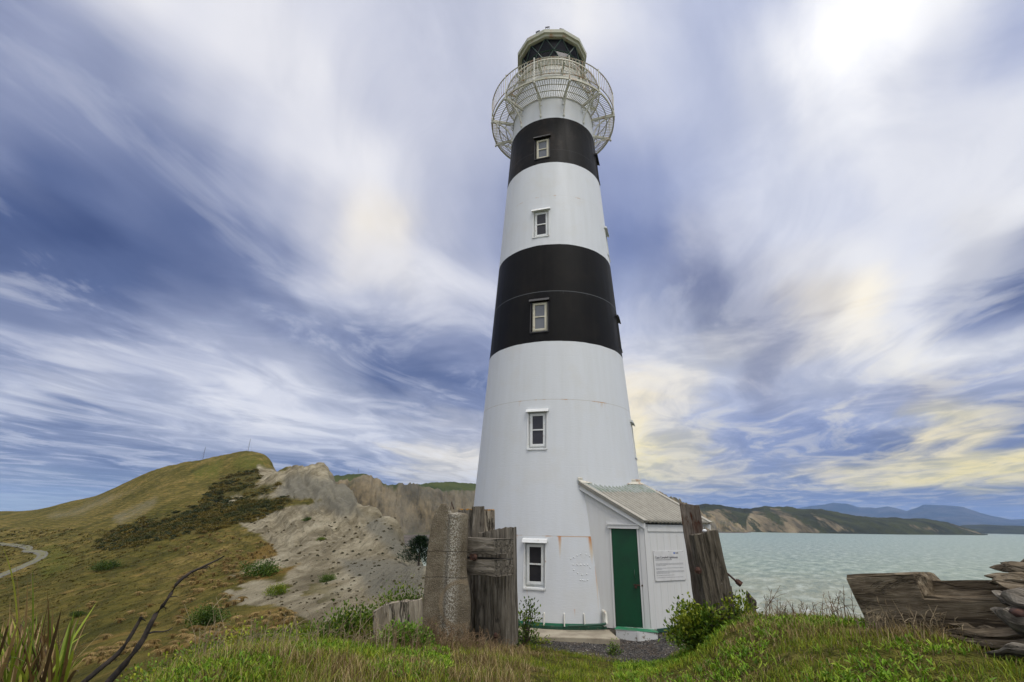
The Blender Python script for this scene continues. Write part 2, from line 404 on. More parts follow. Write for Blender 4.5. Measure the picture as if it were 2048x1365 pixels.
azs = np.concatenate([np.linspace(rad(-104), rad(-53), 40)[:-1], np.linspace(rad(-53), rad(-2), 620), np.linspace(rad(-2), rad(53), 330)[1:], np.linspace(rad(53), rad(104), 40)[1:]])
ds = np.concatenate([np.exp(np.linspace(math.log(.5), math.log(14), 130)), np.exp(np.linspace(math.log(14), math.log(700), 380))[1:], np.exp(np.linspace(math.log(700), math.log(1500), 40))[1:]])
A_, D_, gx, gy, gq = polar(azs, ds)
gz = TG(A_, D_)+gdetail(gx.ravel(), gy.ravel(), D_.ravel()).reshape(A_.shape)
gz = np.maximum(gz, -34)
sk = np.clip((A_-azel(880, 1100)[0])/.03, 0, 1)*np.clip((D_-70)/40, 0, 1); gz = gz*(1-sk)-34*sk
GP = np.stack([gx.ravel(), gy.ravel(), gz.ravel()], 1)
gu, gv = pix(GP)
dd = D_.ravel()
_el = (gz-CH)/D_; _cm = np.maximum.accumulate(_el, 0); VIS = (_el >= _cm-1e-4).ravel()
# soil types on the hillside (fixed to the terrain)
wv = fbm(GP[:, 0]/(2+dd*.03), GP[:, 1]/(2+dd*.03), 5, 40)*26+fbm(GP[:, 0]/1.7, GP[:, 1]/1.7, 3, 44)*6
CLAY = [[(516, 930), (545, 940), (572, 941), (578, 905), (700, 905), (720, 950), (790, 1020), (900, 1110), (900, 1190), (800, 1205), (745, 1232), (620, 1242), (560, 1218), (470, 1205), (440, 1182), (500, 1166), (560, 1158), (600, 1128), (520, 1140), (440, 1160), (490, 1132), (560, 1112), (545, 1092), (480, 1045), (560, 1014), (640, 1000), (560, 1000), (480, 1010), (520, 975)],
        [(415, 1022), (470, 985), (520, 962), (560, 985), (530, 1000), (450, 1012)], [(595, 1145), (700, 1122), (735, 1128), (640, 1160)]]
SCRUB = [[(188, 1093), (240, 1060), (330, 1035), (420, 1012), (500, 997), (575, 994), (605, 1003), (560, 1020), (500, 1038), (440, 1052), (340, 1082), (250, 1098)],
         [(408, 1006), (430, 978), (470, 955), (508, 938), (520, 955), (505, 975), (470, 990), (440, 1004)], [(480, 985), (560, 958), (575, 963), (540, 985), (500, 998)]]
BROWN = [[(600, 1098), (700, 1100), (745, 1118), (700, 1122), (610, 1112), (540, 1112), (520, 1100)], [(470, 1150), (530, 1125), (620, 1122), (600, 1140), (520, 1160)],
         [(480, 1120), (540, 1085), (600, 1090), (600, 1100), (530, 1118)]]
GREEN = [[(470, 925), (500, 912), (540, 925), (520, 940), (480, 935)], [(380, 940), (440, 925), (430, 945), (390, 955)], [(530, 1072), (590, 1075), (595, 1092), (550, 1092)], [(60, 1110), (110, 1090), (160, 1120), (90, 1160)]]
GREYS = [[(100, 1035), (200, 995), (280, 975), (230, 1000), (150, 1035)], [(230, 1035), (310, 1000), (300, 1012), (240, 1045)]]
hs = dd > 14
def region(polys, soft, wob=1.):
    out = np.zeros(len(dd)); uu = gu[hs]; vv = gv[hs]
    for p in polys:
        s_ = sdf(p, uu, vv)+wv[hs]*wob
        out[hs] = np.maximum(out[hs], np.clip(s_/soft+.5, 0, 1))
    return out
a_clay = region(CLAY, 5); _pt = np.clip((fbm(GP[:, 0]/(1+dd*.035), GP[:, 1]/(1+dd*.035), 4, 141)-.09)/.04, 0, 1)*np.clip((gv-1125)/30, 0, 1)*np.clip((700-gu)/120, .0, 1); a_clay = a_clay*(1-_pt); a_scrub = region(SCRUB, 6); a_brown = region(BROWN, 5); a_green = region(GREEN, 14); a_grey = region(GREYS, 12)
a_blue = region([[(545, 1000), (570, 952), (600, 945), (690, 965), (720, 1000), (700, 1030), (600, 1008), (520, 1000)], [(700, 1010), (760, 1040), (850, 1130), (800, 1120), (740, 1060)], [(680, 1120), (850, 1125), (850, 1200), (740, 1190)]], 16)
# worn gravel patch in front of the door
pd = np.zeros(len(dd)); nr = dd < 20
pd[nr] = np.clip((sdf([(960, 1262), (1010, 1290), (1110, 1296), (1200, 1312), (1270, 1326), (1330, 1318), (1370, 1296), (1360, 1250), (1240, 1240), (1100, 1240)], gu[nr], gv[nr])+wv[nr]*.9)/8+.5, 0, 1)

m_ground, g, bs = mat('hill_grass_and_clay')
P = coord(g)
def att(g, n): nd = g.n('ShaderNodeAttribute'); nd.attribute_name = n; return nd.outputs['Fac']
nA = g.noise(P, .03, 6, .6); nB = g.noise(P, .5, 6, .65); nC = g.noise(P, 6., 4, .6); nD = g.noise(g.vmath('MULTIPLY', P, (1, .35, 1)), .18, 6, .65)
gr = g.ramp(g.math('ADD', g.math('MULTIPLY', nA, .55), g.math('MULTIPLY', nD, .45)), [(.36, (.055, .056, .014)), (.45, (.108, .096, .022)), (.53, (.172, .138, .036)), (.63, (.27, .20, .068))])
gr = g.mix(g.maprange(nB, .46, .62, 0, .7), gr, (.060, .058, .014))
ter = g.n('ShaderNodeTexWave'); ter.bands_direction = 'Z'; ter.inputs['Scale'].default_value = .22; ter.inputs['Distortion'].default_value = 7.; ter.inputs['Detail'].default_value = 4; ter.inputs['Detail Scale'].default_value = .12; g.set(ter.inputs['Vector'], P)
gr = g.mix(g.math('MULTIPLY', g.maprange(ter.outputs['Fac'], .55, .9), .4), gr, (.055, .050, .016))
gr = g.mix(g.maprange(g.noise(P, .22, 5, .6), .56, .68, 0, .5), gr, (.30, .19, .06))
gr = g.mix(g.math('MULTIPLY', att(g, 'green'), g.maprange(nB, .4, .6, .1, .6)), gr, (.10, .125, .018))
gr = g.mix(g.math('MULTIPLY', att(g, 'grey'), g.maprange(nB, .42, .58, .05, .6)), gr, (.26, .235, .17))
gr = g.mix(g.math('MULTIPLY', att(g, 'brown'), g.maprange(nB, .35, .6, .4, 1.)), gr, (.20, .125, .035))
cl = g.ramp(g.noise(g.vmath('MULTIPLY', P, (1.2, .3, 1)), .16, 8, .72), [(.3, (.105, .088, .055)), (.44, (.20, .172, .112)), (.54, (.315, .278, .19)), (.68, (.43, .39, .285))])
cl = g.mix(g.math('MULTIPLY', att(g, 'blue'), .75), cl, (.16, .155, .125))
spot = g.maprange(g.noise(P, .85, 4, .7), .60, .66)
cl = g.mix(g.math('MULTIPLY', spot, g.maprange(nA, .42, .56, 0., .85)), cl, (.10, .085, .045))
cl = g.mix(g.maprange(nC, .58, .72, 0, .35), cl, (.20, .18, .13))
c = g.mix(att(g, 'clay'), gr, cl)
sc = g.mix(g.maprange(nB, .4, .6), (.045, .048, .016), (.11, .088, .022))
c = g.mix(att(g, 'scrub'), c, sc)
nearc = g.ramp(g.noise(P, 4., 6, .7), [(.3, (.045, .040, .016)), (.5, (.095, .095, .018)), (.62, (.15, .13, .035)), (.75, (.20, .15, .08))])
c = g.mix(att(g, 'near'), c, nearc)
grv = g.ramp(g.noise(P, 38., 3, .7), [(.35, (.035, .033, .032)), (.5, (.085, .080, .076)), (.62, (.17, .16, .145)), (.72, (.33, .30, .27))])
grv = g.mix(g.maprange(g.noise(P, 1.6, 4, .6), .48, .62, 0, .55), grv, (.12, .09, .065))
c = g.mix(att(g, 'path'), c, grv)
hb = g.math('ADD', g.math('MULTIPLY', nB, 1.0), g.math('MULTIPLY', nC, .25))
nrm = g.bump(g.math('ADD', g.math('ADD', hb, g.math('MULTIPLY', g.math('MULTIPLY', ter.outputs['Fac'], .35), g.math('SUBTRACT', 1., g.math('MAXIMUM', att(g, 'clay'), att(g, 'grey'))))), g.math('MULTIPLY', g.noise(g.vmath('MULTIPLY', P, (1.2, .3, 1)), .22, 7, .7), 2.)), .9, 1.3)
nrm = g.bump(g.noise(P, 40., 3, .6), .6, .02, nrm)
fin(g, bs, c, .95, nrm, .05)
ground = mesh_np('ground', GP, gq, None, m_ground, None, True,
                 dict(clay=a_clay, scrub=a_scrub, brown=a_brown, green=a_green, grey=a_grey, blue=a_blue, path=pd, near=np.clip((13-dd)/3, 0, 1)))
tag(ground, 'grassy headland ground falling away to clay slopes and a valley', None, None, 'structure')

# ------------------------------------------------------------------ far cliffs, cape, mountains (own height fields at their true distance)
SEA = -25.0
def ridge(name, prof, a0u, a1u, na, nd, dmin, dmax, m, detail, label, polys=(), extra=None, soft=3., wob=.5):
    """prof(u) -> list of (d, z) sorted by d"""
    us = np.linspace(a0u, a1u, na); azs_ = np.array([azel(u, 1040)[0] for u in us])
    dl = np.exp(np.linspace(math.log(dmin), math.log(dmax), nd))
    A, D, x, y, q = polar(azs_, dl); z = np.empty(A.shape)
    for j, u in enumerate(us):
        pr_ = prof(u); dk = np.array([p[0] for p in pr_]); zk = np.array([p[1] for p in pr_])
        z[:, j] = np.interp(np.log(dl), np.log(dk), zk)
    z += detail(x, y, D, z)
    Pn = np.stack([x.ravel(), y.ravel(), z.ravel()], 1); uu, vv = pix(Pn)
    wob_ = fbm(x.ravel()/60, y.ravel()/60, 5, 77)*12*wob
    at = {}
    for k, pl_ in polys:
        s_ = np.full(len(uu), -99.)
        for p in pl_: s_ = np.maximum(s_, sdf(p, uu, vv))
        at[k] = np.clip((s_+wob_)/soft+.5, 0, 1)
    if extra: at.update(extra(x, y, D, z))
    o = mesh_np(name, Pn, q, None, m, None, True, at)
    tag(o, label, None, None, 'structure'); return o
def zof(u, v, d): return CH+azel(u, v)[1]*d
def itp(u, T): T = sorted(T); return float(np.interp(u, [t[0] for t in T], [t[1] for t in T]))
EDGE = [(560, 975), (640, 968), (692, 963), (716, 948), (740, 957), (766, 973), (803, 970), (833, 974), (881, 984), (949, 986), (1100, 982), (1200, 972), (1284, 972), (1310, 984), (1337, 996), (1360, 1003.5), (1400, 1026), (1440, 1044), (1487, 1062), (1520, 1070)]
BACK = [(560, 975), (622, 958), (659, 951), (718, 946.5), (740, 957), (766, 971.5), (800, 971), (833, 970), (873, 963.5), (918, 964.5), (949, 969), (1100, 975), (1230, 985), (1360, 1020), (1487, 1064), (1520, 1072)]
DB = [(560, 800), (792, 900), (1000, 1150), (1284, 1750), (1487, 2450), (1520, 2500)]
def prof2(u):
    db = itp(u, DB); ze = zof(u, itp(u, EDGE), db*1.10); zb = zof(u, itp(u, BACK), db*1.32)
    ze = max(ze, SEA-2); zb = max(zb, SEA-2)
    beach = SEA+.5
    return [(db*.45, SEA-3), (db*.58, beach-.6 if u < 1000 else SEA-3), (db*.93, beach+.6 if u < 1000 else SEA-2), (db, SEA+3 if ze > SEA+3 else SEA-2), (db*1.035, SEA+(ze-SEA)*.42), (db*1.10, ze), (db*1.32, zb), (db*1.7, min(zb, ze)*.5-10), (db*2.2, SEA-5)]
_ab = [azel(t[0], 1040)[0] for t in DB]
def det2(x, y, D, z):
    a = np.arctan2(x, y)
    h = np.clip((z-SEA)/12, 0, 1)
    gl = 1-np.abs(fbm(a*95+.6*fbm(a*30, np.log(D)*9, 3, 2), np.log(D)*5, 4, 61))*4
    tp = np.clip((D/np.interp(a, _ab, [t[1] for t in DB])-1.09)/.03, 0, 1)
    return h*(1-.85*tp)*(gl*8.5*(D/900)+fbm(x/45, y/45, 5, 62)*9)+h*tp*fbm(x/260, y/260, 2, 62)*6
m_cliff, g, bs = mat('cliff_rock')
P = coord(g); geo = g.n('ShaderNodeNewGeometry'); nz = g.sep(geo.outputs['Normal'])[2]
st_ = g.ramp(g.noise(g.vmath('MULTIPLY', P, (1., .45, .35)), .022, 7, .68), [(.38, (.060, .050, .030)), (.48, (.17, .135, .078)), (.56, (.27, .21, .12)), (.7, (.36, .31, .21))])
st_ = g.mix(g.maprange(g.noise(P, .006, 4, .6), .45, .6, 0, .6), st_, (.165, .155, .12))
st_ = g.mix(g.maprange(g.noise(P, .012, 5, .65), .56, .66, 0, .7), st_, (.095, .075, .045))
gg = g.mix(g.maprange(g.noise(P, .01, 5, .6), .4, .6), (.040, .058, .016), (.075, .090, .024))
bz = g.sep(P)[2]
f_ = g.math('MAXIMUM', att(g, 'top'), g.maprange(nz, .93, .975, 0., .35))
c = g.mix(f_, st_, gg)
c = g.mix(g.maprange(bz, SEA+3.2, SEA+1.6), c, g.mix(g.maprange(g.noise(P, .03, 4, .6), .4, .6), (.085, .070, .062), (.16, .14, .12)))
fin(g, bs, c, .95, g.bump(g.noise(g.vmath('MULTIPLY', P, (1., .5, .4)), .05, 7, .72), 1., 14.), .1)
def top2(x, y, D, z):
    us, _ = pix(np.stack([x.ravel(), y.ravel(), z.ravel()], 1)); db = np.interp(us, [t[0] for t in DB], [t[1] for t in DB])
    r = D.ravel()/db+fbm(x.ravel()/30, y.ravel()/30, 4, 31)*.07
    return dict(top=np.clip((r-1.095)/.02, 0, 1)*np.clip((1290-us)/60, .35, 1))
ridge('cliff_hills', prof2, 560, 1520, 520, 240, 380, 4200, m_cliff, det2, 'tan eroded sea cliffs with green tops beyond the bay', (), top2)

CR3 = [(1340, 1020), (1395, 1011), (1414, 1009.5), (1450, 1013), (1491, 1019), (1510, 1016.5), (1533, 1012), (1552, 1014.5), (1580, 1016), (1606, 1018.5), (1645, 1019), (1683, 1028), (1722, 1031.5), (1772, 1037.5), (1837, 1038.5), (1860, 1040.5), (1895, 1045.5), (1922, 1054), (1945, 1063), (1956, 1068), (1990, 1072)]
DB3 = [(1340, 2700), (1441, 2700), (1645, 3000), (1800, 3500), (1956, 4600), (1990, 4800)]
def prof3(u):
    db = itp(u, DB3); zc = max(zof(u, itp(u, CR3), db*1.22), SEA-3)
    return [(db*.7, SEA-4), (db*.97, SEA-2), (db, SEA+1.5 if zc > SEA+3 else SEA-3), (db*1.05, SEA+(zc-SEA)*.50), (db*1.10, SEA+(zc-SEA)*.72), (db*1.22, zc), (db*1.5, SEA+(zc-SEA)*.4), (db*1.8, SEA-6)]
def det3(x, y, D, z):
    h = np.clip((z-SEA)/25, 0, 1)
    return h*(fbm(x/170, y/170, 5, 64)*26+(1-np.abs(fbm(x/55, y/260, 3, 66))*4)*4)
Z7 = lambda L: [(1260+a/2.599, 940+b/2.6) for a, b in L]
TAN = [Z7([(340, 200), (380, 215), (455, 207), (530, 212), (555, 235), (570, 280), (640, 330), (340, 330)]), Z7([(600, 330), (610, 250), (640, 216), (700, 222), (760, 270), (860, 330)]),
       Z7([(735, 205), (780, 210), (850, 245), (980, 325), (860, 330), (800, 280)]), Z7([(940, 225), (1000, 248), (1170, 320), (1080, 322), (1010, 296)]),
       Z7([(1455, 288), (1560, 300), (1640, 322), (1540, 316)]), Z7([(1670, 278), (1720, 300), (1820, 332), (1760, 325)])]
m_cape, g, bs = mat('cape_turf_and_rock')
P = coord(g)
st_ = g.ramp(g.noise(g.vmath('MULTIPLY', P, (1., .3, .3)), .012, 7, .65), [(.38, (.045, .042, .024)), (.47, (.13, .105, .062)), (.60, (.235, .19, .115)), (.72, (.29, .26, .18))])
gg = g.mix(g.maprange(g.noise(P, .004, 6, .65), .4, .6), (.026, .028, .014), (.050, .055, .020))
c = g.mix(g.math('MULTIPLY', att(g, 'tan'), g.maprange(g.noise(g.vmath('MULTIPLY', P, (1., .3, .3)), .016, 5, .7), .43, .50)), gg, st_)
fin(g, bs, c, .95, g.bump(g.noise(P, .02, 6, .7), 1., 22.), .1)
ridge('cape', prof3, 1340, 1990, 420, 200, 1400, 8000, m_cape, det3, 'dark green cape with tan slips running out into the sea', [('tan', TAN)], None, 3., 1.1)

CRM = [(1480, 1024), (1500, 1020), (1560, 1023), (1599, 1018), (1629, 1011), (1672, 1005.5), (1702, 1009), (1722, 1016), (1756, 1019), (1783, 1015.5), (1818, 1023), (1854, 1009.5), (1895, 1012.5), (1933, 1014.5), (1972, 1026.5), (2022, 1039), (2048, 1037.5), (2110, 1042), (2200, 1050)]
def profm(u):
    zc = zof(u, itp(u, CRM), 26000)
    return [(18000, SEA-60), (19500, SEA+30), (22500, SEA+(zc-SEA)*.45), (26000, zc), (28500, SEA+(zc-SEA)*.3), (31000, SEA-80)]
def detm(x, y, D, z):
    h = np.clip((z-SEA)/400, 0, 1); return h*(fbm(x/1500, y/1500, 5, 91)*260)
m_mtn, g, bs = mat('mountain_rock')
P = coord(g)
c = g.mix(g.maprange(g.noise(P, .0009, 6, .7), .42, .62), (.020, .035, .045), (.085, .085, .085))
fin(g, bs, c, .95, g.bump(g.noise(P, .0012, 6, .7), 1., 300.), .1)
ridge('mountains', profm, 1480, 2260, 260, 60, 17500, 31500, m_mtn, detm, 'distant blue mountain range across the water')
CRL = [(1885, 1062), (1922, 1051), (1964, 1050.5), (2000, 1053), (2048, 1054), (2120, 1055), (2200, 1058)]
def profl(u):
    zc = zof(u, itp(u, CRL), 8600)
    return [(7000, SEA-20), (7600, SEA+3), (8600, zc), (9800, SEA+10), (10500, SEA-30)]
ridge('headland', profl, 1885, 2240, 120, 40, 7000, 10500, m_cape, lambda x, y, D, z: np.clip((z-SEA)/50, 0, 1)*fbm(x/400, y/400, 4, 93)*40, 'low dark headland below the blue mountains', [('tan', [[(0, 0), (1, 0), (0, 1)]])])

# ------------------------------------------------------------------ sea
m_sea, g, bs = mat('sea_water')
P = coord(g); xs, ys, zs_ = g.sep(P)
dist = g.math('POWER', g.math('ADD', g.math('POWER', xs, 2.), g.math('POWER', ys, 2.)), .5)
wn = g.noise(P, .006, 5, .6)
dn = g.math('ADD', dist, g.math('MULTIPLY', g.math('SUBTRACT', wn, .5), 260.))
base = g.ramp(g.maprange(dn, 120, 1400), [(0., (.30, .285, .18)), (.10, (.27, .28, .19)), (.25, (.245, .30, .225)), (.5, (.235, .295, .25)), (1., (.225, .295, .255))])
rp = g.noise(g.vmath('MULTIPLY', P, (1., .45, 1.)), .08, 6, .65)
base = g.mix(g.maprange(rp, .42, .60, 0, .6), base, g.mix(.5, base, (.05, .11, .10)))
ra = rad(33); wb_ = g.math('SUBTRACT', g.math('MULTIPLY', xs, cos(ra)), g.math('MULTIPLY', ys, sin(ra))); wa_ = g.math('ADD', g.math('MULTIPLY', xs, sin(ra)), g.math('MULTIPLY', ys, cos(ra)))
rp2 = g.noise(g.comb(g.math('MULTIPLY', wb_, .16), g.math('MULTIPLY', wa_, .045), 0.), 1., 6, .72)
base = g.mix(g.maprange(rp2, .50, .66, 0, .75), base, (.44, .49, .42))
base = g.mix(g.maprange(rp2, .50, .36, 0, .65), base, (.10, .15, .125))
# breaking waves near the beach
wvn = g.n('ShaderNodeTexWave'); wvn.wave_type = 'BANDS'; wvn.bands_direction = 'X'; wvn.inputs['Scale'].default_value = .02
wvn.inputs['Distortion'].default_value = 5.; wvn.inputs['Detail'].default_value = 3; wvn.inputs['Detail Scale'].default_value = .35
g.set(wvn.inputs['Vector'], P)
fo = g.math('MULTIPLY', g.maprange(wvn.outputs['Fac'], .66, .86), g.maprange(g.noise(P, .16, 6, .72), .47, .58))
fo = g.math('MULTIPLY', fo, g.maprange(dist, 260, 170))
spk = g.math('MULTIPLY', g.maprange(g.noise(g.vmath('MULTIPLY', P, (1, .4, 1)), .22, 5, .75), .685, .72), .35)
fo = g.math('MAXIMUM', fo, spk)
base = g.mix(fo, base, (.72, .74, .72))
h1 = g.math('ADD', g.math('MULTIPLY', g.noise(g.vmath('MULTIPLY', P, (1., .5, 1.)), .10, 8, .68), 1.0), g.math('MULTIPLY', g.noise(P, .9, 4, .6), .12))
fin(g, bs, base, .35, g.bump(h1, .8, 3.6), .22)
R_ = 32000.; na_ = 180
rr = np.exp(np.linspace(math.log(60), math.log(R_), 60)); an = np.linspace(0, 2*pi, na_, endpoint=False)
V = np.concatenate([[[0, 0, SEA]], np.stack([np.outer(rr, np.cos(an)).ravel(), np.outer(rr, np.sin(an)).ravel(), np.full(60*na_, SEA)], 1)])
Q = []; T_ = [(0, 1+j, 1+(j+1) % na_) for j in range(na_)]
for i in range(59):
    for j in range(na_): Q.append((1+i*na_+j, 1+(i+1)*na_+j, 1+(i+1)*na_+(j+1) % na_, 1+i*na_+(j+1) % na_))
tag(mesh_np('sea', V, Q, T_, m_sea), 'milky turquoise sea', None, None, 'structure')

# ------------------------------------------------------------------ road in the valley
Z4 = lambda L: [(a/2.704, 860+b/2.703) for a, b in L]
rp_ = Z4([(-60, 612), (0, 621), (60, 623), (120, 630), (158, 640), (150, 650), (135, 657), (160, 659), (200, 662), (228, 670), (232, 680), (215, 697), (180, 716), (130, 738), (70, 762), (0, 792), (-60, 815)])
pts = [hit(max(u, -40), v, 60) for u, v in rp_]
pts = [p for p in pts if p is not None]
# resample
cen = []
for i in range(len(pts)-1):
    for k in range(8): cen.append(pts[i]+(pts[i+1]-pts[i])*k/8)
cen = np.array(cen)
for _ in range(30): cen[1:-1] = (cen[:-2]+cen[1:-1]*2+cen[2:])/4
V = []; W_ = 1.35
for i in range(len(cen)):
    t = cen[min(i+1, len(cen)-1)]-cen[max(i-1, 0)]; t /= np.linalg.norm(t[:2])+1e-9
    nrm_ = np.array([-t[1], t[0]])
    for k, s_ in enumerate((-1.35, -1, -.25, .25, 1, 1.35)):
        q = cen[i][:2]+nrm_*s_*W_; z = GZ(q[0], q[1])[0]+(.32 if 0 < k < 5 else -.3); V.append((q[0], q[1], z))
Q = [(i*6+j, i*6+j+1, (i+1)*6+j+1, (i+1)*6+j) for i in range(len(cen)-1) for j in range(5)]
m_road, g, bs = mat('road_gravel')
P = coord(g)
c = g.mix(g.maprange(g.noise(P, .8, 4, .6), .4, .6), (.11, .105, .085), (.155, .148, .12))
cx = att(g, 'mid'); c = g.mix(g.math('MULTIPLY', cx, .8), c, (.13, .125, .04))
fin(g, bs, c, .95)
mid = np.tile([0, 0, 1, 1, 0, 0], len(cen)).astype(float)*.9
tag(mesh_np('road', V, Q, None, m_road, None, True, dict(mid=mid)), 'grey gravel track bending through the valley grass', None, None, 'structure')

# ================================================================== LIGHTHOUSE
BA = .0945
def tv(azd):
    """unit vectors at azimuth azd (degrees, 0 = towards the camera side, + = to the right): outward and sideways"""
    a = rad(azd); c_ = np.array([-sin(BA), -cos(BA), 0]); s_ = np.array([cos(BA), -sin(BA), 0])
    return c_*cos(a)+s_*sin(a), -c_*sin(a)+s_*cos(a)
def rt(z): return 2.436-.0712*z+.0004*z*z
UZ = np.array([0, 0, 1.])
ZA, ZB, ZC, ZD = 14.59, 12.67, 9.58, 6.52

m_paint, g, bs = mat('tower_paint')
P = coord(g); X, Y, Z = g.sep(P)
zw = g.math('ADD', Z, g.math('MULTIPLY', g.math('SUBTRACT', g.noise(P, 2.2, 3, .6), .5), .035))
def band(g, z, a, b): return g.math('MULTIPLY', g.math('GREATER_THAN', z, a), g.math('LESS_THAN', z, b))
blk = g.math('ADD', band(g, zw, ZB, ZA), band(g, zw, ZD, ZC))
drip = g.noise(g.vmath('MULTIPLY', P, (3.2, 3.2, .14)), 1.6, 6, .62)
blot = g.noise(P, 1.3, 6, .6)
whi = g.mix(g.maprange(drip, .40, .68, 0, .6), (.60, .625, .65), (.56, .58, .59))
whi = g.mix(g.maprange(blot, .52, .72, 0, .45), whi, (.565, .56, .53))
bk = g.mix(g.maprange(drip, .42, .66), (.0035, .0035, .004), (.008, .008, .0078))
bk = g.mix(g.math('MULTIPLY', g.maprange(blot, .50, .66), g.maprange(Z, 11.5, 13.2, .15, .7)), bk, (.028, .021, .016))
c = g.mix(blk, whi, bk)
# plate seams, lightly marked by salt and rust
rustn = g.maprange(g.noise(g.vmath('MULTIPLY', P, (2.1, 2.1, .4)), 1.7, 4, .6), .56, .66)
for zsm, st0 in ((4.924, .9), (8.032, .55), (1.754, .5), (11.35, .15), (13.2, .1)):
    w_ = g.math('LESS_THAN', g.math('ABSOLUTE', g.math('SUBTRACT', Z, zsm)), .010)
    run = g.math('MULTIPLY', g.maprange(g.math('SUBTRACT', zsm, Z), 0., .16, 1., 0.), g.math('GREATER_THAN', zsm, Z))
    run = g.math('MULTIPLY', g.math('MULTIPLY', run, rustn), g.maprange(g.noise(g.vmath('MULTIPLY', P, (9, 9, .3)), 2.2, 3, .6), .5, .62))
    is_b = (ZD < zsm < ZC or ZB < zsm < ZA)
    c = g.mix(g.math('MULTIPLY', w_, st0*.5), c, (.30, .32, .34) if is_b else (.40, .38, .33))
    c = g.mix(g.math('MULTIPLY', g.math('MULTIPLY', w_, rustn), .8 if not is_b else 0.), c, (.42, .20, .05))
    c = g.mix(g.math('MULTIPLY', run, .5 if not is_b else .12), c, (.45, .28, .10) if not is_b else (.5, .5, .5))
# two rust runs beside the riveted plate
def local(azd):
    n_, s_ = tv(azd); dp = g.n('ShaderNodeVectorMath', operation='DOT_PRODUCT'); g.set(dp.inputs[0], P); dp.inputs[1].default_value = tuple(s_)
    dp2 = g.n('ShaderNodeVectorMath', operation='DOT_PRODUCT'); g.set(dp2.inputs[0], P); dp2.inputs[1].default_value = tuple(n_)
    return dp.outputs['Value'], g.math('GREATER_THAN', dp2.outputs['Value'], 1.)
for azd, zt, ln, wd, al in ((1.2, 1.754, .50, .05, .85), (18.6, 1.754, .60, .085, 1.), (20.6, 1.15, .9, .035, .75), (20.5, 2.3, .25, .03, .6), (-16.2, .70, .3, .02, .3), (8, .33, .18, .02, .4)):
    s_, fr = local(azd)
    wdn = g.math('MULTIPLY', g.maprange(Z, zt-ln, zt, .25, 1.), wd)
    k_ = g.maprange(g.math('DIVIDE', g.math('ABSOLUTE', g.math('ADD', s_, g.math('MULTIPLY', g.math('SUBTRACT', g.noise(P, 6, 3, .6), .5), .03))), wdn), .35, 1., 1., 0.)
    k_ = g.math('MULTIPLY', g.math('MULTIPLY', k_, fr), g.math('MULTIPLY', g.maprange(Z, zt-ln, zt, 0., 1.), g.math('LESS_THAN', Z, zt+.01)))
    c = g.mix(g.math('MULTIPLY', k_, al), c, g.mix(g.maprange(Z, zt-ln*.5, zt), (.56, .38, .15), (.46, .15, .02)))
# rusty seam between the two runs
s_, fr = local(10); k_ = g.math('MULTIPLY', g.math('MULTIPLY', g.math('LESS_THAN', g.math('ABSOLUTE', s_), .42), fr), g.math('LESS_THAN', g.math('ABSOLUTE', g.math('SUBTRACT', Z, 1.754)), .010))
c = g.mix(g.math('MULTIPLY', k_, .6), c, (.50, .26, .09))
c = g.mix(g.maprange(Z, .075, .07, 0., 1.), c, (.02, .16, .085))
vert = g.noise(g.vmath('MULTIPLY', P, (1, 1, 5)), 9., 4, .6)
hb = g.math('ADD', vert, g.math('MULTIPLY', blot, 1.4))
for zsm in (4.924, 8.032, 1.754, 11.35, 13.2, 3.3, 6.1):
    hb = g.math('SUBTRACT', hb, g.math('MULTIPLY', g.math('LESS_THAN', g.math('ABSOLUTE', g.math('SUBTRACT', Z, zsm)), .008), .8))
fin(g, bs, c, g.math('ADD', g.maprange(drip, .4, .65, .48, .6), g.math('MULTIPLY', blk, .02)), g.bump(hb, .25, .012), g.math('SUBTRACT', .4, g.math('MULTIPLY', blk, .28)))

def rusty(name, base, amt=.5, rough=.5, sc=9., dark=.0):
    m, g, bs = mat(name); P = coord(g)
    n_ = g.noise(P, sc, 6, .65); f = g.maprange(n_, .62-.12*amt, .72-.1*amt)
    c = g.mix(g.maprange(g.noise(P, sc*.3, 4, .6), .4, .65, 0, .5), base, tuple(np.array(base)*.78*np.array([1, .98, .90])))
    c = g.mix(g.math('MULTIPLY', f, .9), c, (.30, .135, .045)); fin(g, bs, c, rough, g.bump(n_, .15, .004)); return m
m_whitem = rusty('white_painted_iron', (.60, .60, .545), .25, .5, 4.)
m_railm = rusty('rusty_white_iron', (.52, .50, .42), 1.0, .55, 5.)
m_ceil = rusty('lantern_ceiling_paint', (.060, .065, .085), -.5, .5, 4.)
m_deck = rusty('cream_grating', (.46, .455, .37), .5, .5, 4.)
m_cream = rusty('cream_painted_iron', (.43, .44, .35), .35, .5, 3.)
m_wfrm = rusty('white_window_paint', (.70, .72, .72), .12, .45, 14.)
m_wfrmc = rusty('cream_window_paint', (.62, .59, .47), .3, .5, 14.)
m_blackm = rusty('black_painted_iron', (.012, .012, .013), -.5, .45, 6.)
m_dgreen = rusty('dark_green_iron', (.012, .045, .028), -.3, .4, 6.)
m_rust, g, bs = mat('rusted_iron'); P = coord(g)
fin(g, bs, g.ramp(g.noise(P, 22, 5, .7), [(.3, (.022, .011, .009)), (.55, (.060, .026, .017)), (.7, (.13, .060, .030))]), .9, g.bump(g.noise(P, 40, 4, .7), .7, .006))
m_green, g, bs = mat('green_gloss_paint'); P = coord(g)
gn = g.noise(P, 2.5, 5, .6)
fin(g, bs, g.mix(g.maprange(gn, .4, .62), (.005, .058, .025), (.006, .045, .022)), .5, g.bump(g.noise(g.vmath('MULTIPLY', P, (1, 1, .2)), 20, 4, .6), .12, .01), .35)
m_gbase, g, bs = mat('green_base_paint'); P = coord(g)
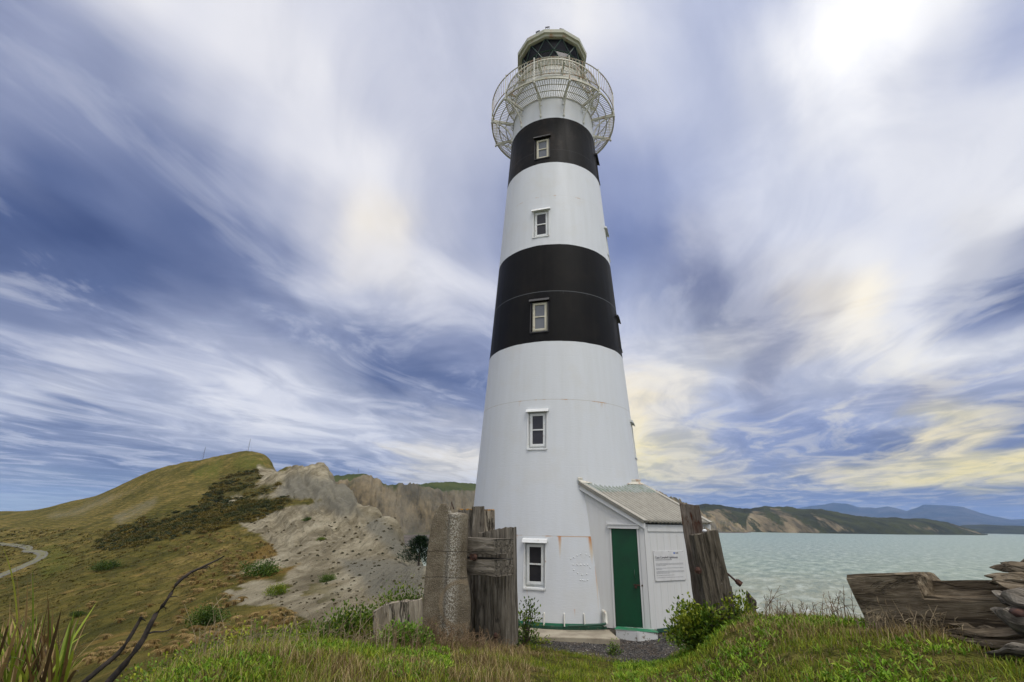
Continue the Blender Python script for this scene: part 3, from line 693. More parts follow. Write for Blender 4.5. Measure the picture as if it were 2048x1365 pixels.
fin(g, bs, g.mix(g.maprange(g.noise(P, 9., 5, .7), .55, .66, 0, .7), (.007, .055, .032), (.08, .09, .06)), .6)
m_pane, g, bs = mat('window_glass'); P = coord(g)
fin(g, bs, g.mix(g.noise(P, 3., 3, .5), (.016, .017, .022), (.040, .038, .040)), .06, None, .5)
m_paneb, g, bs = mat('pale_window_glass'); P = coord(g)
fin(g, bs, g.mix(g.noise(P, 4., 3, .5), (.10, .11, .13), (.17, .18, .19)), .12, None, .6)
m_lpane, g, bs = mat('lantern_glass')
nt = g.t; tr = g.n('ShaderNodeBsdfTransparent'); tr.inputs[0].default_value = (.52, .54, .60, 1)
gl = g.n('ShaderNodeBsdfGlossy'); gl.inputs['Roughness'].default_value = .2; gl.inputs[0].default_value = (.8, .8, .85, 1)
mx = g.n('ShaderNodeMixShader'); mx.inputs[0].default_value = .02
nt.links.new(tr.outputs[0], mx.inputs[1]); nt.links.new(gl.outputs[0], mx.inputs[2])
nt.links.new(mx.outputs[0], nt.nodes['Material Output'].inputs[0])

LH = empty('lighthouse', (TX, TY, 0)); tag(LH, 'tall tapering lighthouse tower banded black and white with a ringed gallery', 'lighthouse')
# everything below is in the lighthouse's own frame (origin at the tower axis)
WINS = [(13.735, 12.895, 'b'), (10.80, 9.89, 'w'), (7.72, 6.81, 'b'), (4.60, 3.70, 'w'), (1.605, .70, 'w')]
WAZ = [-12.5, 77.5]
angs = set(np.round(np.arange(-180, 180, 2.5), 3)); cuts = []
for zt, zb, k in WINS:
    h = math.degrees(.245/rt((zt+zb)/2))
    for a in WAZ: angs |= {round(a-h, 3), round(a+h, 3)}; cuts.append((a-h, a+h, zb, zt))
zl = set(np.round(np.arange(0, 16.9, .3), 3)) | {ZA, ZB, ZC, ZD, 16.9}
for zt, zb, k in WINS: zl |= {zt, zb}
angs = sorted(angs); zl = sorted(zl)
V = []
for z in zl:
    r = rt(z)
    for a in angs: V.append(tv(a)[0]*r+UZ*z)
na = len(angs); Q = []
for i in range(len(zl)-1):
    for j in range(na):
        a = angs[j]; b = angs[(j+1) % na] if j < na-1 else angs[0]+360; am = (a+b)/2; zm = (zl[i]+zl[i+1])/2
        if any(c0 < am < c1 and z0 < zm < z1 for c0, c1, z0, z1 in cuts): continue
        Q.append((i*na+j, i*na+(j+1) % na, (i+1)*na+(j+1) % na, (i+1)*na+j))
mesh_np('tower', V, Q, None, m_paint, LH)
# raised ledges of each window, the frames, panes and hoods
for zt, zb, k in WINS:
    for a in WAZ:
        if a > 0 and k == 'x': continue
        zm = (zt+zb)/2; r = rt(zm); h = .245/r
        n_, s_ = tv(a)
        black = k == 'b'
        mr = m_blackm if black else m_wfrm
        mf = m_wfrmc if black else m_wfrm
        def pt(s, d, z): return n_*d+s_*s+UZ*z
        so = sin(h)*r; dI = rt(zb)*cos(h)-.115
        wi, hi_b, hi_t = .185, zb+.075, zt-.035
        O = [pt(-sin(h)*rt(zb), cos(h)*rt(zb), zb), pt(sin(h)*rt(zb), cos(h)*rt(zb), zb), pt(sin(h)*rt(zt), cos(h)*rt(zt), zt), pt(-sin(h)*rt(zt), cos(h)*rt(zt), zt)]
        I = [pt(-.215, dI, zb+.02), pt(.215, dI, zb+.02), pt(.215, dI, zt-.01), pt(-.215, dI, zt-.01)]
        mb = MB(); mb.add(O+I, [(0, 1, 5, 4), (1, 2, 6, 5), (2, 3, 7, 6), (3, 0, 4, 7)])
        # outer thin architrave proud of the plate
        for (p, q) in ((0, 1), (1, 2), (3, 0)):
            A0, B0 = O[p], O[q]; dirv = (B0-A0)/np.linalg.norm(B0-A0); up = np.cross(n_, dirv)
            mb.frame(A0-dirv*.012+n_*-.02+up*-.012, dirv*(np.linalg.norm(B0-A0)+.024), n_*.036, up*.024)
        mb.add([pt(-.215, dI, zb+.02), pt(.215, dI, zb+.02), pt(.215, dI, zt-.01), pt(-.215, dI, zt-.01)], [(0, 1, 2, 3)])
        rev = mb.build('window', mr, LH)
        # sash frame
        fb = MB(); t = .05; d0 = dI+.012
        for s0, s1, z0, z1 in ((-wi, -wi+t, hi_b, hi_t), (wi-t, wi, hi_b, hi_t), (-wi+t, wi-t, hi_b, hi_b+t), (-wi+t, wi-t, hi_t-t, hi_t), (-wi+t, wi-t, (hi_b+hi_t)/2-.015, (hi_b+hi_t)/2+.015)):
            fb.frame(pt(s0, d0, z0), s_*(s1-s0), n_*.035, UZ*(z1-z0))
        if not black or True:
            for s0, s1, z0, z1 in ((-wi-.022, -wi, hi_b-.022, hi_t+.022), (wi, wi+.022, hi_b-.022, hi_t+.022), (-wi, wi, hi_b-.022, hi_b), (-wi, wi, hi_t, hi_t+.022)):
                fb.frame(pt(s0, d0, z0), s_*(s1-s0), n_*.018, UZ*(z1-z0))
        fb.build('window_frame', mf, rev)
        zmid = (hi_b+hi_t)/2
        for z0, z1 in ((hi_b+t, zmid-.015), (zmid+.015, hi_t-t)):
            pb = MB(); pb.frame(pt(-wi+t, d0+.004, z0), s_*(2*wi-2*t), n_*.006, UZ*(z1-z0))
            pb.build('window_pane', m_paneb if black else m_pane, rev)
        # sloping hood
        hb_ = MB(); w2 = .285; r0 = rt(zt)*cos(h)-.03; ex = .125
        prof = [(r0, zt+.10), (r0+ex*.75, zt+.075), (r0+ex, zt+.005), (r0+ex-.025, zt+.003), (r0+ex-.06, zt+.03), (r0, zt+.03)]
        Vh = [pt(-w2, d, z) for d, z in prof]+[pt(w2, d, z) for d, z in prof]; n6 = 6
        hb_.add(Vh, [(i, (i+1) % n6, n6+(i+1) % n6, n6+i) for i in range(n6)]+[(0, 5, 4, 1), (4, 3, 2, 1), (6, 7, 10, 11), (7, 8, 9, 10)])
        hb_.build('window_hood', m_blackm if black else m_wfrm, rev)
        # sill lip
        sb_ = MB(); sb_.frame(pt(-.24, rt(zb)*cos(h)-.05, zb-.03), s_*.48, n_*.085, UZ*.03); sb_.build('window_sill', mr, rev)
# base fins, riveted plate, base ring
for az in np.arange(-70, 76, 9.8):
    n_, s_ = tv(az+4.2)
    if az+4.2 > 25: continue
    fb = MB(); r0 = rt(0); o = n_*(r0-.03)
    prof = [(0, .03), (.11, .03), (.055, .25), (0, .27)]
    V4 = [o-s_*.011+n_*a+UZ*b for a, b in prof]+[o+s_*.011+n_*a+UZ*b for a, b in prof]
    fb.add(V4, [(3, 2, 1, 0), (4, 5, 6, 7), (0, 1, 5, 4), (1, 2, 6, 5), (2, 3, 7, 6), (3, 0, 4, 7)]); fb.build('base_fin', m_whitem, LH)
rb = MB()
Z7b = lambda x, y: (1040+x/6.207, 1060+y/6.205)
for x, y in [(630, 362), (670, 342), (710, 320), (755, 303), (822, 307), (662, 432), (710, 432), (755, 434), (797, 434), (838, 434), (668, 498), (715, 538), (768, 558), (828, 552), (748, 622), (778, 624), (806, 630), (838, 624), (865, 330), (870, 470)]:
    u, v = Z7b(x, y)
    # intersect sight line with tower surface
    r_ = ray(u, v); h_ = np.hypot(r_[0], r_[1]); dlo, dhi = 9., 14.
    for _ in range(40):
        dm = (dlo+dhi)/2; Pm = np.array([0, 0, CH])+r_*dm/h_
        if np.hypot(Pm[0]-TX, Pm[1]-TY) > rt(Pm[2]): dlo = dm
        else: dhi = dm
    rb = MB(); rb.ball(Pm-np.array([TX, TY, 0]), .015, 8); rb.build('rivet', m_wfrm, LH, True)
br = MB(); N = 72
V = []; 
for r_, z in ((rt(0)-.05, -.03), (rt(0)+.045, -.03), (rt(0)+.045, .02), (rt(0)-.05, .05)):
    for j in range(N): n_, s_ = tv(j*360/N); V.append(n_*r_+UZ*z)
br.add(V, [(i*N+j, i*N+(j+1) % N, ((i+1) % 4)*N+(j+1) % N, ((i+1) % 4)*N+j) for i in range(4) for j in range(N)])
br.build('base_ring', m_gbase, LH, False)

# ---- main gallery
def arc(r, z, a0=-180, a1=180, n=96, closed=True):
    return [tv(a0+(a1-a0)*i/(n if closed else n-1))[0]*r+UZ*z for i in range(n)]
ZG, RG = 15.55, 2.20; RGI = rt(ZG)+.02
gb = MB()
for r in (RGI, RGI+(RG-RGI)*.34, RGI+(RG-RGI)*.67): gb.tube(arc(r, ZG-.02), .016, 4, closed=True)
V = []
for r, z in ((RG-.02, ZG-.05), (RG+.015, ZG-.05), (RG+.015, ZG+.03), (RG-.02, ZG+.03)):
    for j in range(96): V.append(tv(j*3.75)[0]*r+UZ*z)
gb.add(V, [(i*96+j, i*96+(j+1) % 96, ((i+1) % 4)*96+(j+1) % 96, ((i+1) % 4)*96+j) for i in range(4) for j in range(96)])
NB = 168
for j in range(NB):
    n_, s_ = tv(j*360/NB)
    gb.frame(n_*RGI-s_*.008+UZ*(ZG-.012), s_*.016, n_*(RG-RGI), UZ*.012)
deck = gb.build('gallery', m_deck, LH)
BRZ = [15+30*k for k in range(12)]
for a in BRZ:
    n_, s_ = tv(a); b = MB()
    r0 = rt(ZG)-.02
    b.frame(n_*r0-s_*.022+UZ*(ZG-.12), s_*.044, n_*(RG-r0+.03), UZ*.085)
    # curved brace
    P0 = (RG+.03, ZG-.11); P2 = (rt(14.72)+.01, 14.76); Pc = (rt(15.2)+.16, 15.38)
    cur = [((1-t)**2*P0[0]+2*t*(1-t)*Pc[0]+t*t*P2[0], (1-t)**2*P0[1]+2*t*(1-t)*Pc[1]+t*t*P2[1]) for t in np.linspace(0, 1, 12)]
    for i in range(11):
        p, q = cur[i], cur[i+1]; dv_ = np.array([q[0]-p[0], q[1]-p[1]]); L = np.linalg.norm(dv_); dv_ /= L; up = np.array([-dv_[1], dv_[0]])
        b.frame(n_*p[0]+UZ*p[1]-s_*.018-(n_*up[0]+UZ*up[1])*.02, s_*.036, (n_*dv_[0]+UZ*dv_[1])*(L+.004), (n_*up[0]+UZ*up[1])*.04)
    # ring in the spandrel
    cr, cz, rr_ = rt(15.3)+.17, 15.30, .105
    b.tube([n_*(cr+rr_*cos(t))+UZ*(cz+rr_*sin(t)) for t in np.linspace(0, 2*pi, 16, endpoint=False)], .016, 5, closed=True)
    b.ball(n_*(rt(14.72)+.02)+UZ*14.72, .04, 8, (1, 1, 1.6)); b.ball(n_*(RG+.03)+UZ*(ZG-.14), .042, 8); b.ball(n_*(rt(15.2)+.03)+UZ*15.2, .03, 6)
    b.build('bracket', m_whitem, deck)
rl = MB(); RR = RG+.03
rl.tube(arc(RR, 16.42), .020, 5, closed=True); rl.tube(arc(RR, 15.70), .017, 5, closed=True)
for j in range(120):
    n_, s_ = tv(j*3)
    if j % 10 == 5: continue
    rl.frame(n_*(RR-.006)-s_*.006+UZ*15.70, s_*.012, n_*.012, UZ*.72)
rail = rl.build('railing', m_railm, LH)
for a in BRZ:
    n_, s_ = tv(a); b = MB(); b.tube([n_*RR+UZ*(ZG-.05), n_*RR+UZ*16.48], .022, 6); b.ball(n_*RR+UZ*16.49, .030, 6)
    b.build('stanchion', m_railm if a in (15,) else m_whitem, rail)
# ---- upper walkway and service wall
ZU, RU0, RU1 = 16.92, 1.30, 1.76
ub = MB(); V = []
for r, z in ((RU1-.03, ZU-.03), (RU1, ZU-.03), (RU1, ZU+.03), (RU1-.03, ZU+.03)):
    for j in range(96): V.append(tv(j*3.75)[0]*r+UZ*z)
ub.add(V, [(i*96+j, i*96+(j+1) % 96, ((i+1) % 4)*96+(j+1) % 96, ((i+1) % 4)*96+j) for i in range(4) for j in range(96)])
for r in (RU0, (RU0+RU1)/2): ub.tube(arc(r, ZU-.02), .016, 4, closed=True)
for j in range(200):
    n_, s_ = tv(j*1.8); ub.frame(n_*RU0-s_*.007+UZ*(ZU-.012), s_*.014, n_*(RU1-RU0), UZ*.01)
for k in range(1, 9): ub.tube(arc(RU0+(RU1-RU0)*k/9, ZU-.015), .005, 3, closed=True)
uw = ub.build('upper_walkway', m_deck, LH)
for a in BRZ:
    n_, s_ = tv(a); b = MB(); b.frame(n_*1.26-s_*.02+UZ*(ZU-.12), s_*.04, n_*(RU1-1.28), UZ*.085)
    b.tube([n_*(RU1-.06)+UZ*(ZU-.08), n_*1.33+UZ*(ZU-.42)], .018, 5); b.build('walkway_bracket', m_cream, uw)
# body between the decks: a slightly narrower drum with a cornice
dm = MB(); N = 72; V = []
prof = [(1.345, 16.9), (1.40, 16.93), (1.40, 16.80), (1.345, 16.76), (1.25, 16.94), (1.24, 17.35), (1.30, 17.42), (1.30, 17.50), (1.10, 17.50)]
prof = [(rt(16.5)+.01, 16.50), (rt(16.5)+.05, 16.53), (rt(16.5)+.05, 16.60), (rt(16.6)+.0, 16.63), (rt(16.9)+.0, 16.9), (1.25, 16.94), (1.24, 17.35), (1.30, 17.42), (1.30, 17.50), (1.00, 17.50)]
for r, z in prof:
    for j in range(N): V.append(tv(j*5)[0]*r+UZ*z)
dm.add(V, [(i*N+j, i*N+(j+1) % N, (i+1)*N+(j+1) % N, (i+1)*N+j) for i in range(len(prof)-1) for j in range(N)])
dm.build('service_drum', m_whitem, LH, True)
# ---- lantern room
ROT = 4.5; RLn = 1.17; Z0, Z1, Z2 = 17.50, 18.10, 18.70
def lv(k, r=RLn): return tv(ROT+30*k)[0]*r
lf = MB(); bot = []; midv = []; top = []
for k in range(12):
    bot.append(lv(k+.5)+UZ*Z0); top.append(lv(k+.5)+UZ*Z2); midv.append(lv(k, RLn*cos(rad(15))+.0)*1.02+UZ*Z1)
for k in range(12):
    k1 = (k+1) % 12
    # mid node k sits between corner k-1 and k
    for A0, B0, rr_, in ((top[k-1], midv[k], .017), (midv[k], top[k], .017), (bot[k-1], midv[k], .02), (midv[k], bot[k], .02), (midv[k], midv[k1], .022), (top[k], top[k1], .03), (bot[k], bot[k1], .03)):
        lf.tube([A0, B0], rr_, 5)
    lf.ball(midv[k], .045, 8)
lant = lf.build('lantern_room', m_dgreen, LH)
for k in range(12):
    k1 = (k+1) % 12
    for tri in ((top[k-1], midv[k], top[k]), (bot[k-1], bot[k], midv[k]), (midv[k], midv[k1], top[k]), (midv[k], bot[k], midv[k1])):
        mesh_np('lantern_pane', [p*np.array([.992, .992, 1]) for p in tri], None, [(0, 1, 2)], m_lpane, lant, False)
# inner light apparatus: a ribbed lens drum on a dark pedestal
lb = MB(); prof = [(.02, 17.5), (.30, 17.5), (.30, 17.7), (.18, 17.75), (.18, 17.85)]
lb.tube([UZ*17.45, UZ*17.85], .28, 16); lb.tube([UZ*17.85, UZ*17.95, UZ*18.05, UZ*18.15, UZ*18.25, UZ*18.35], [.17, .22, .24, .24, .22, .16], 16)
lb.build('lens', m_dgreen, LH, True)
# roof: fascia gutter + dark ceiling + low cone
ro = MB(); V = []
prof = [(0.02, 18.745), (1.12, 18.735), (1.14, 18.66), (1.27, 18.66), (1.29, 18.74), (1.36, 18.76), (1.37, 18.90), (1.33, 18.92), (.55, 19.12), (.22, 19.30), (.22, 19.42), (.12, 19.50), (.02, 19.52)]
for r, z in prof:
    for k in range(12): V.append(lv(k+.5, r)+UZ*z)
nn = len(prof)
ro.add(V, [(i*12+k, i*12+(k+1) % 12, (i+1)*12+(k+1) % 12, (i+1)*12+k) for i in range(1, nn-1) for k in range(12)])
roof = ro.build('lantern_roof', m_cream, LH)
ce = MB(); ce.add([lv(k+.5, 1.13)+UZ*18.74 for k in range(12)]+[UZ*18.745], [], [(12, (k+1) % 12, k) for k in range(12)]); ce.build('lantern_ceiling', m_ceil, LH)
lw = MB(); V = [lv(k+.5, 1.13)+UZ*17.505 for k in range(12)]+[UZ*17.505]
lw.add(V, [], [(12, k, (k+1) % 12) for k in range(12)]); lw.build('lantern_floor', m_blackm, LH)
for a, hgt in ((-6, .13), (-22, .06), (17, .05)):
    n_, s_ = tv(a); b = MB(); o = n_*1.30+UZ*18.9
    b.frame(o-s_*.07, s_*.02, n_*.03, UZ*hgt); b.frame(o+s_*.05, s_*.02, n_*.03, UZ*hgt); b.frame(o-s_*.01, s_*.015, n_*.03, UZ*hgt); b.frame(o-s_*.08+UZ*hgt, s_*.16, n_*.03, UZ*.025)
    b.build('roof_cleat', m_blackm, LH)
# ladder to the upper walkway
lad = MB(); n_, s_ = tv(38)
for sx in (-.16, .16): lad.tube([n_*1.95+s_*sx+UZ*15.58, n_*1.62+s_*sx+UZ*16.9], .016, 5)
for i in range(6):
    f = (i+.5)/6; lad.tube([n_*(1.95-.33*f)+s_*-.16+UZ*(15.58+1.32*f), n_*(1.95-.33*f)+s_*.16+UZ*(15.58+1.32*f)], .011, 5)
lad.build('ladder', m_railm, LH)

# ================================================================== ENTRANCE PORCH
SA = np.array([2.937, 11.247, 0.]); th, ph = .387, .498
sd_ = np.array([-cos(th), sin(th), 0]); st = np.array([cos(ph), sin(ph), 0]); SW = 1.846; L1, L2 = 1.308, 1.55
nd_ = np.array([-sd_[1], sd_[0], 0]); nd_ = nd_ if nd_[1] < 0 else -nd_            # outward normal of the door wall
ns_ = np.array([st[1], -st[0], 0])                                                # outward normal of the sign wall
ZE, ZR = 2.10, 2.86
m_board, g, bs = mat('white_weatherboard')
P = coord(g); drip = g.noise(g.vmath('MULTIPLY', P, (5, 5, .35)), 2.2, 6, .65)
c = g.mix(g.maprange(drip, .42, .66), (.60, .605, .60), (.575, .575, .56))
spots = [(SA+st*.36, 1.62, .13, .03), (SA+st*.41, 1.63, .14, .035), (SA+st*.60, 1.60, .13, .035), (SA+st*.455, .55, .28, .02), (SA+st*.175, .35, .30, .025), (SA+sd_*.98, 2.31, .15, .035), (SA+st*.04, 1.9, 1.5, .014), (SA+sd_*1.0, 1.1, .8, .02)]
for p, zt, ln, wd in spots:
    xy = g.math('ADD', g.math('POWER', g.math('SUBTRACT', g.sep(P)[0], float(p[0])), 2.), g.math('POWER', g.math('SUBTRACT', g.sep(P)[1], float(p[1])), 2.))
    Zc = g.sep(P)[2]; xy = g.math('POWER', xy, .5)
    k_ = g.math('MULTIPLY', g.maprange(xy, wd*1.1, wd*.35), g.math('MULTIPLY', g.maprange(Zc, zt-ln, zt, 0, 1), g.math('LESS_THAN', Zc, zt+.015)))
    c = g.mix(g.math('MULTIPLY', k_, .9), c, g.mix(g.maprange(Zc, zt-ln*.6, zt), (.52, .36, .10), (.42, .13, .02)))
fin(g, bs, c, .6, g.bump(drip, .2, .006), .3)
porch = empty('entrance_porch', SA); tag(porch, 'small white boarded porch with a green door against the tower foot', 'porch')
Tw = np.array([TX, TY, 0])-SA
def rp(p): return p
wb = MB()
roofz = lambda q: ZE-.06+(ZR-ZE)*q/L1
# door wall built round the door opening (s along sd_)
D0, D1, DT = .150, .707, 1.945
def wallpoly(mb, pts3, n, t=.05):
    pts3 = [np.array(p, float) for p in pts3]; k = len(pts3)
    V = pts3+[p-n*t for p in pts3]
    Q = [(i, (i+1) % k, k+(i+1) % k, k+i) for i in range(k)]
    mb.add(V, Q+([(0, 1, 2, 3), (4, 7, 6, 5)] if k == 4 else []))
def W(s, z): return sd_*s+UZ*z
wallpoly(wb, [W(D1+.0, 0), W(L1+.25, 0), W(L1+.25, roofz(L1+.25)), W(D1, roofz(D1))], nd_)
wallpoly(wb, [W(0, 0), W(D0, 0), W(D0, roofz(D0)), W(0, roofz(0))], nd_)
wallpoly(wb, [W(D0, DT), W(D1, DT), W(D1, roofz(D1)), W(D0, roofz(D0))], nd_)
# sign wall and far wall
wallpoly(wb, [st*0, st*SW, st*SW+UZ*(ZE-.06), UZ*(ZE-.06)], ns_)
wallpoly(wb, [st*SW, st*SW+sd_*L2*.9, st*SW+sd_*L2*.9+UZ*roofz(L2*.9), st*SW+UZ*(ZE-.06)], -nd_)
wall = wb.build('wall', m_board, porch)
# vertical board battens / joints
bb = MB()
for s in np.arange(.16, SW, .20): bb.frame(st*s+ns_*.0+UZ*.03, st*.004, ns_*.003, UZ*(ZE-.15))
for s in np.arange(D1+.12, L1+.2, .17): bb.frame(W(s, .03)+nd_*0, sd_*.004, nd_*.003, UZ*(roofz(s)-.12))
bb.frame(W(.0, .02)+nd_*0, sd_*.10, nd_*.018, UZ*(ZE-.12)); bb.frame(ns_*0+UZ*.02, st*.085, ns_*.018, UZ*(ZE-.12))
bb.frame(ns_*.0+st*.09+UZ*(ZE-.20), st*(SW-.09), ns_*.02, UZ*.12)
bb.frame(W(D1, .02)+nd_*0, sd_*.035, nd_*.02, UZ*(DT-.02)); bb.frame(W(D0-.035, .02)+nd_*0, sd_*.035, nd_*.02, UZ*(DT-.02))
bb.build('wall_trim', m_board, porch)
tb = MB(); tb.frame(W(D0-.05, DT)+nd_*0, sd_*(D1-D0+.12), nd_*.05, UZ*.075); tb.frame(W(D0-.06, DT+.075)+nd_*0, sd_*(D1-D0+.14), nd_*.065, UZ*.02); tb.build('door_hood', m_board, porch)
db = MB(); db.frame(W(D0+.004, .05)+nd_*-.02, sd_*(D1-D0-.008), nd_*.02, UZ*(DT-.055)); door = bevel(db.build('door', m_green, porch), .004)
hb = MB(); o = W(D0+.10, 1.0)+nd_*.002
hb.tube([o+UZ*.14, o+nd_*.03+UZ*.12, o+nd_*.035+UZ*.05, o+nd_*.03-UZ*.0, o-UZ*.02], .008, 6); hb.build('door_handle', m_gbase, door, True)
hb = MB(); o = W(D0+.07, .83)+nd_*.0
hb.frame(o-sd_*.10, sd_*.17, nd_*.012, UZ*.022); hb.ball(o-sd_*.11+UZ*.01+nd_*.015, .020, 8); hb.build('latch', m_rust, door)
pk = MB(); pk.frame(o+nd_*.012-UZ*.05+sd_*-.0, sd_*.045, nd_*.02, UZ*.045); pk.tube([o+nd_*.02+UZ*-.01+sd_*.006, o+nd_*.02+UZ*.025+sd_*.012, o+nd_*.02+UZ*.025+sd_*.033, o+nd_*.02-UZ*.01+sd_*.04], .005, 5)
pk.build('padlock', m_rust, door)
# roof
m_roof, g, bs = mat('weathered_roof_sheet'); P = coord(g)
slope = g.n('ShaderNodeAttribute'); slope.attribute_name = 'up'
n_ = g.noise(P, 7., 5, .65)
c = g.mix(g.maprange(n_, .4, .65), (.38, .36, .31), (.31, .295, .255))
up_ = g.maprange(g.math('ADD', slope.outputs['Fac'], g.math('MULTIPLY', g.math('SUBTRACT', n_, .5), .10)), .74, .76)
c = g.mix(up_, c, g.mix(g.maprange(g.noise(P, 10., 4, .6), .45, .6), (.34, .37, .35), (.26, .30, .25)))
c = g.mix(g.math('MULTIPLY', g.maprange(att(g, 'groove'), .45, .95), .6), c, (.13, .12, .095))  # shading between the ribs painted into the colour, darkest along the grooves
fin(g, bs, c, .7, None, .3)
E0 = -st*.10+ns_*.0-sd_*.10+UZ*(ZE-.02)      # outer left eave corner
LR = L1+.10; WR = SW+.22; nrm_r = np.cross(st, sd_*L1+UZ*(ZR-ZE)); nrm_r /= np.linalg.norm(nrm_r); nrm_r = nrm_r if nrm_r[2] > 0 else -nrm_r
nu, nvv = 190, 14; V = []; upa = []
for j in range(nvv):
    f = j/(nvv-1)
    for i in range(nu):
        s = i/(nu-1); w = .027*cos(2*pi*s*WR/.118)
        LL = LR if s < 1 else LR
        V.append(E0+st*s*WR+(sd_*1.0+UZ*(ZR-ZE)/L1)*f*LL*(1+.10*s)+nrm_r*(w+.012)+(nrm_r*.02 if f > .75 else 0)); upa.append(f)
Q = [(j*nu+i, j*nu+i+1, (j+1)*nu+i+1, (j+1)*nu+i) for j in range(nvv-1) for i in range(nu-1)]
rib_shade = np.tile(.5-.5*np.cos(2*pi*np.linspace(0, 1, nu)*WR/.118), nvv)
rf = mesh_np('roof', V, Q, None, m_roof, porch, True, dict(up=np.array(upa), groove=rib_shade))
md = rf.modifiers.new('thickness', 'SOLIDIFY'); md.thickness = .006
slv = (sd_+UZ*(ZR-ZE)/L1)
fbb = MB()
# barge boards and cappings on both rakes
for s0, out in ((0., -1), (WR, 1)):
    o = E0+st*s0-nrm_r*.02; LLr = LR*(1 if s0 == 0 else 1.10)
    fbb.frame(o+st*(.0 if out < 0 else -.03)-UZ*.115, st*.03, slv*LLr, UZ*.12)
fbb.build('barge_board', m_board, rf)
cp_ = MB(); o = E0+nrm_r*.035-st*.035; cp_.frame(o, st*.11, slv*LR, nrm_r*.018); cp_.frame(o-nrm_r*.06, st*.012, slv*LR, nrm_r*.06)
o = E0+st*(WR-.07)+nrm_r*.035; cp_.frame(o, st*.11, slv*LR*1.1, nrm_r*.018)
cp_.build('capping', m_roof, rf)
ap = MB(); o0 = E0+slv*(LR-.05)+nrm_r*.045; o1 = E0+st*WR+slv*(LR*1.1-.08)+nrm_r*.045
ap.frame(o0, (o1-o0), slv*.10, nrm_r*.015); ap.frame(o0+slv*.09, (o1-o0), slv*.02, UZ*.07); ap.build('flashing', m_railm, rf)
gt = MB(); gt.tube([st*(SW-.02)+ns_*.06+UZ*(ZE-.10), st*(SW-.02)+ns_*.06+UZ*.1], .022, 8); gt.build('downpipe', m_board, porch, True)
# painted plinth and doorstep
pb = MB(); pb.frame(-st*.02-ns_*.0+ns_*.035+UZ*-.02, st*(SW+.02), -ns_*.035, UZ*.065); pb.build('plinth', m_gbase, porch)
m_conc, g, bs = mat('rough_concrete'); P = coord(g)
n1 = g.noise(P, 3.2, 6, .65); n2 = g.noise(P, 45., 4, .65)
c = g.ramp(g.math('ADD', g.math('MULTIPLY', n1, .6), g.math('MULTIPLY', n2, .4)), [(.34, (.085, .075, .058)), (.5, (.165, .148, .118)), (.64, (.25, .23, .19))])
fin(g, bs, c, .92, g.bump(g.math('ADD', n2, n1), .6, .02), .2)
pb = MB(); pb.frame(ns_*.012+UZ*-.35, st*(SW), -ns_*.3, UZ*.328); pb.frame(W(0, -.35)+nd_*.01, sd_*(L1+.1), -nd_*.3, UZ*.328); pb.build('footing', m_conc, porch)
# step
stp = MB(); o = W(-.02, 0)+nd_*.0
Vs = [W(-.10, 0)+nd_*.02, W(.66, 0)+nd_*.02, W(.66, 0)+nd_*.30, W(.20, 0)+nd_*.40, W(-.16, 0)+nd_*.25]
Vt = [p+UZ*.045 for p in Vs]; Vb = [p-UZ*.30+nd_*.01 for p in Vs]
stp.add(Vt+Vb, [(i, (i+1) % 5, 5+(i+1) % 5, 5+i) for i in range(5)]+[(0, 1, 2, 3)], [(0, 3, 4)])
m_step, g, bs = mat('painted_step'); P = coord(g); Nn = g.n('ShaderNodeNewGeometry').outputs['Normal']
top_ = g.math('GREATER_THAN', g.sep(Nn)[2], .6); wr = g.noise(P, 6., 5, .65)
c = g.mix(top_, g.mix(g.maprange(wr, .54, .60), (.60, .61, .60), (.22, .20, .16)), g.mix(g.maprange(wr, .58, .64), (.016, .165, .075), (.13, .13, .09)))
fin(g, bs, c, .7)
bevel(stp.build('doorstep', m_step, porch), .02, 3)
for o_ in porch.children: pass

# information sign on the porch wall
m_signw, g, bs = mat('sign_enamel'); P = coord(g); fin(g, bs, g.mix(g.maprange(g.noise(P, 5., 4, .6), .4, .7), (.60, .60, .60), (.54, .54, .53)), .35)
m_ink, g, bs = mat('sign_ink'); fin(g, bs, (.035, .035, .045), .5)
def printm(name, ink, sc):
    m, g, bs = mat(name); n_ = g.noise(coord(g), sc, 2, .7); fin(g, bs, g.mix(g.maprange(n_, .42, .5), (.58, .58, .58), ink), .5); return m
m_greyink = printm('sign_small_print', (.20, .20, .21), 130.); m_sub = printm('sign_subtitle', (.04, .04, .05), 90.)
m_blue, g, bs = mat('sign_blue'); fin(g, bs, (.02, .12, .45), .5)
sign = empty('information_sign', SA+st*.209+UZ*.917); tag(sign, 'white information board headed Cape Campbell Lighthouse on the porch wall', 'sign')
SH, SWD = .591, .90
b = MB(); b.frame(ns_*.008, st*SWD, ns_*.012, UZ*SH); bevel(b.build('board', m_signw, sign), .003)
def signtext(txt, x, z, size, m, name='lettering'):
    cu = bpy.data.curves.new(name, 'FONT'); cu.body = txt; cu.size = size; cu.extrude = .0008
    to = bpy.data.objects.new(name, cu); COL.objects.link(to)
    dg = bpy.context.evaluated_depsgraph_get(); me = bpy.data.meshes.new_from_object(to.evaluated_get(dg)); COL.objects.unlink(to); bpy.data.objects.remove(to)
    me.materials.clear(); me.materials.append(m); o = bpy.data.objects.new(name, me); COL.objects.link(o); o.parent = sign
    M = Matrix(((st[0], 0, ns_[0], 0), (st[1], 0, ns_[1], 0), (0, 1, 0, 0), (0, 0, 0, 1)))
    M.translation = Vector(ns_*.0225+st*x+UZ*z); o.matrix_local = M; return o
signtext('Cape Campbell Lighthouse', .035, SH-.150, .062, m_ink)
signtext('MARI', .64, SH-.060, .040, m_ink)
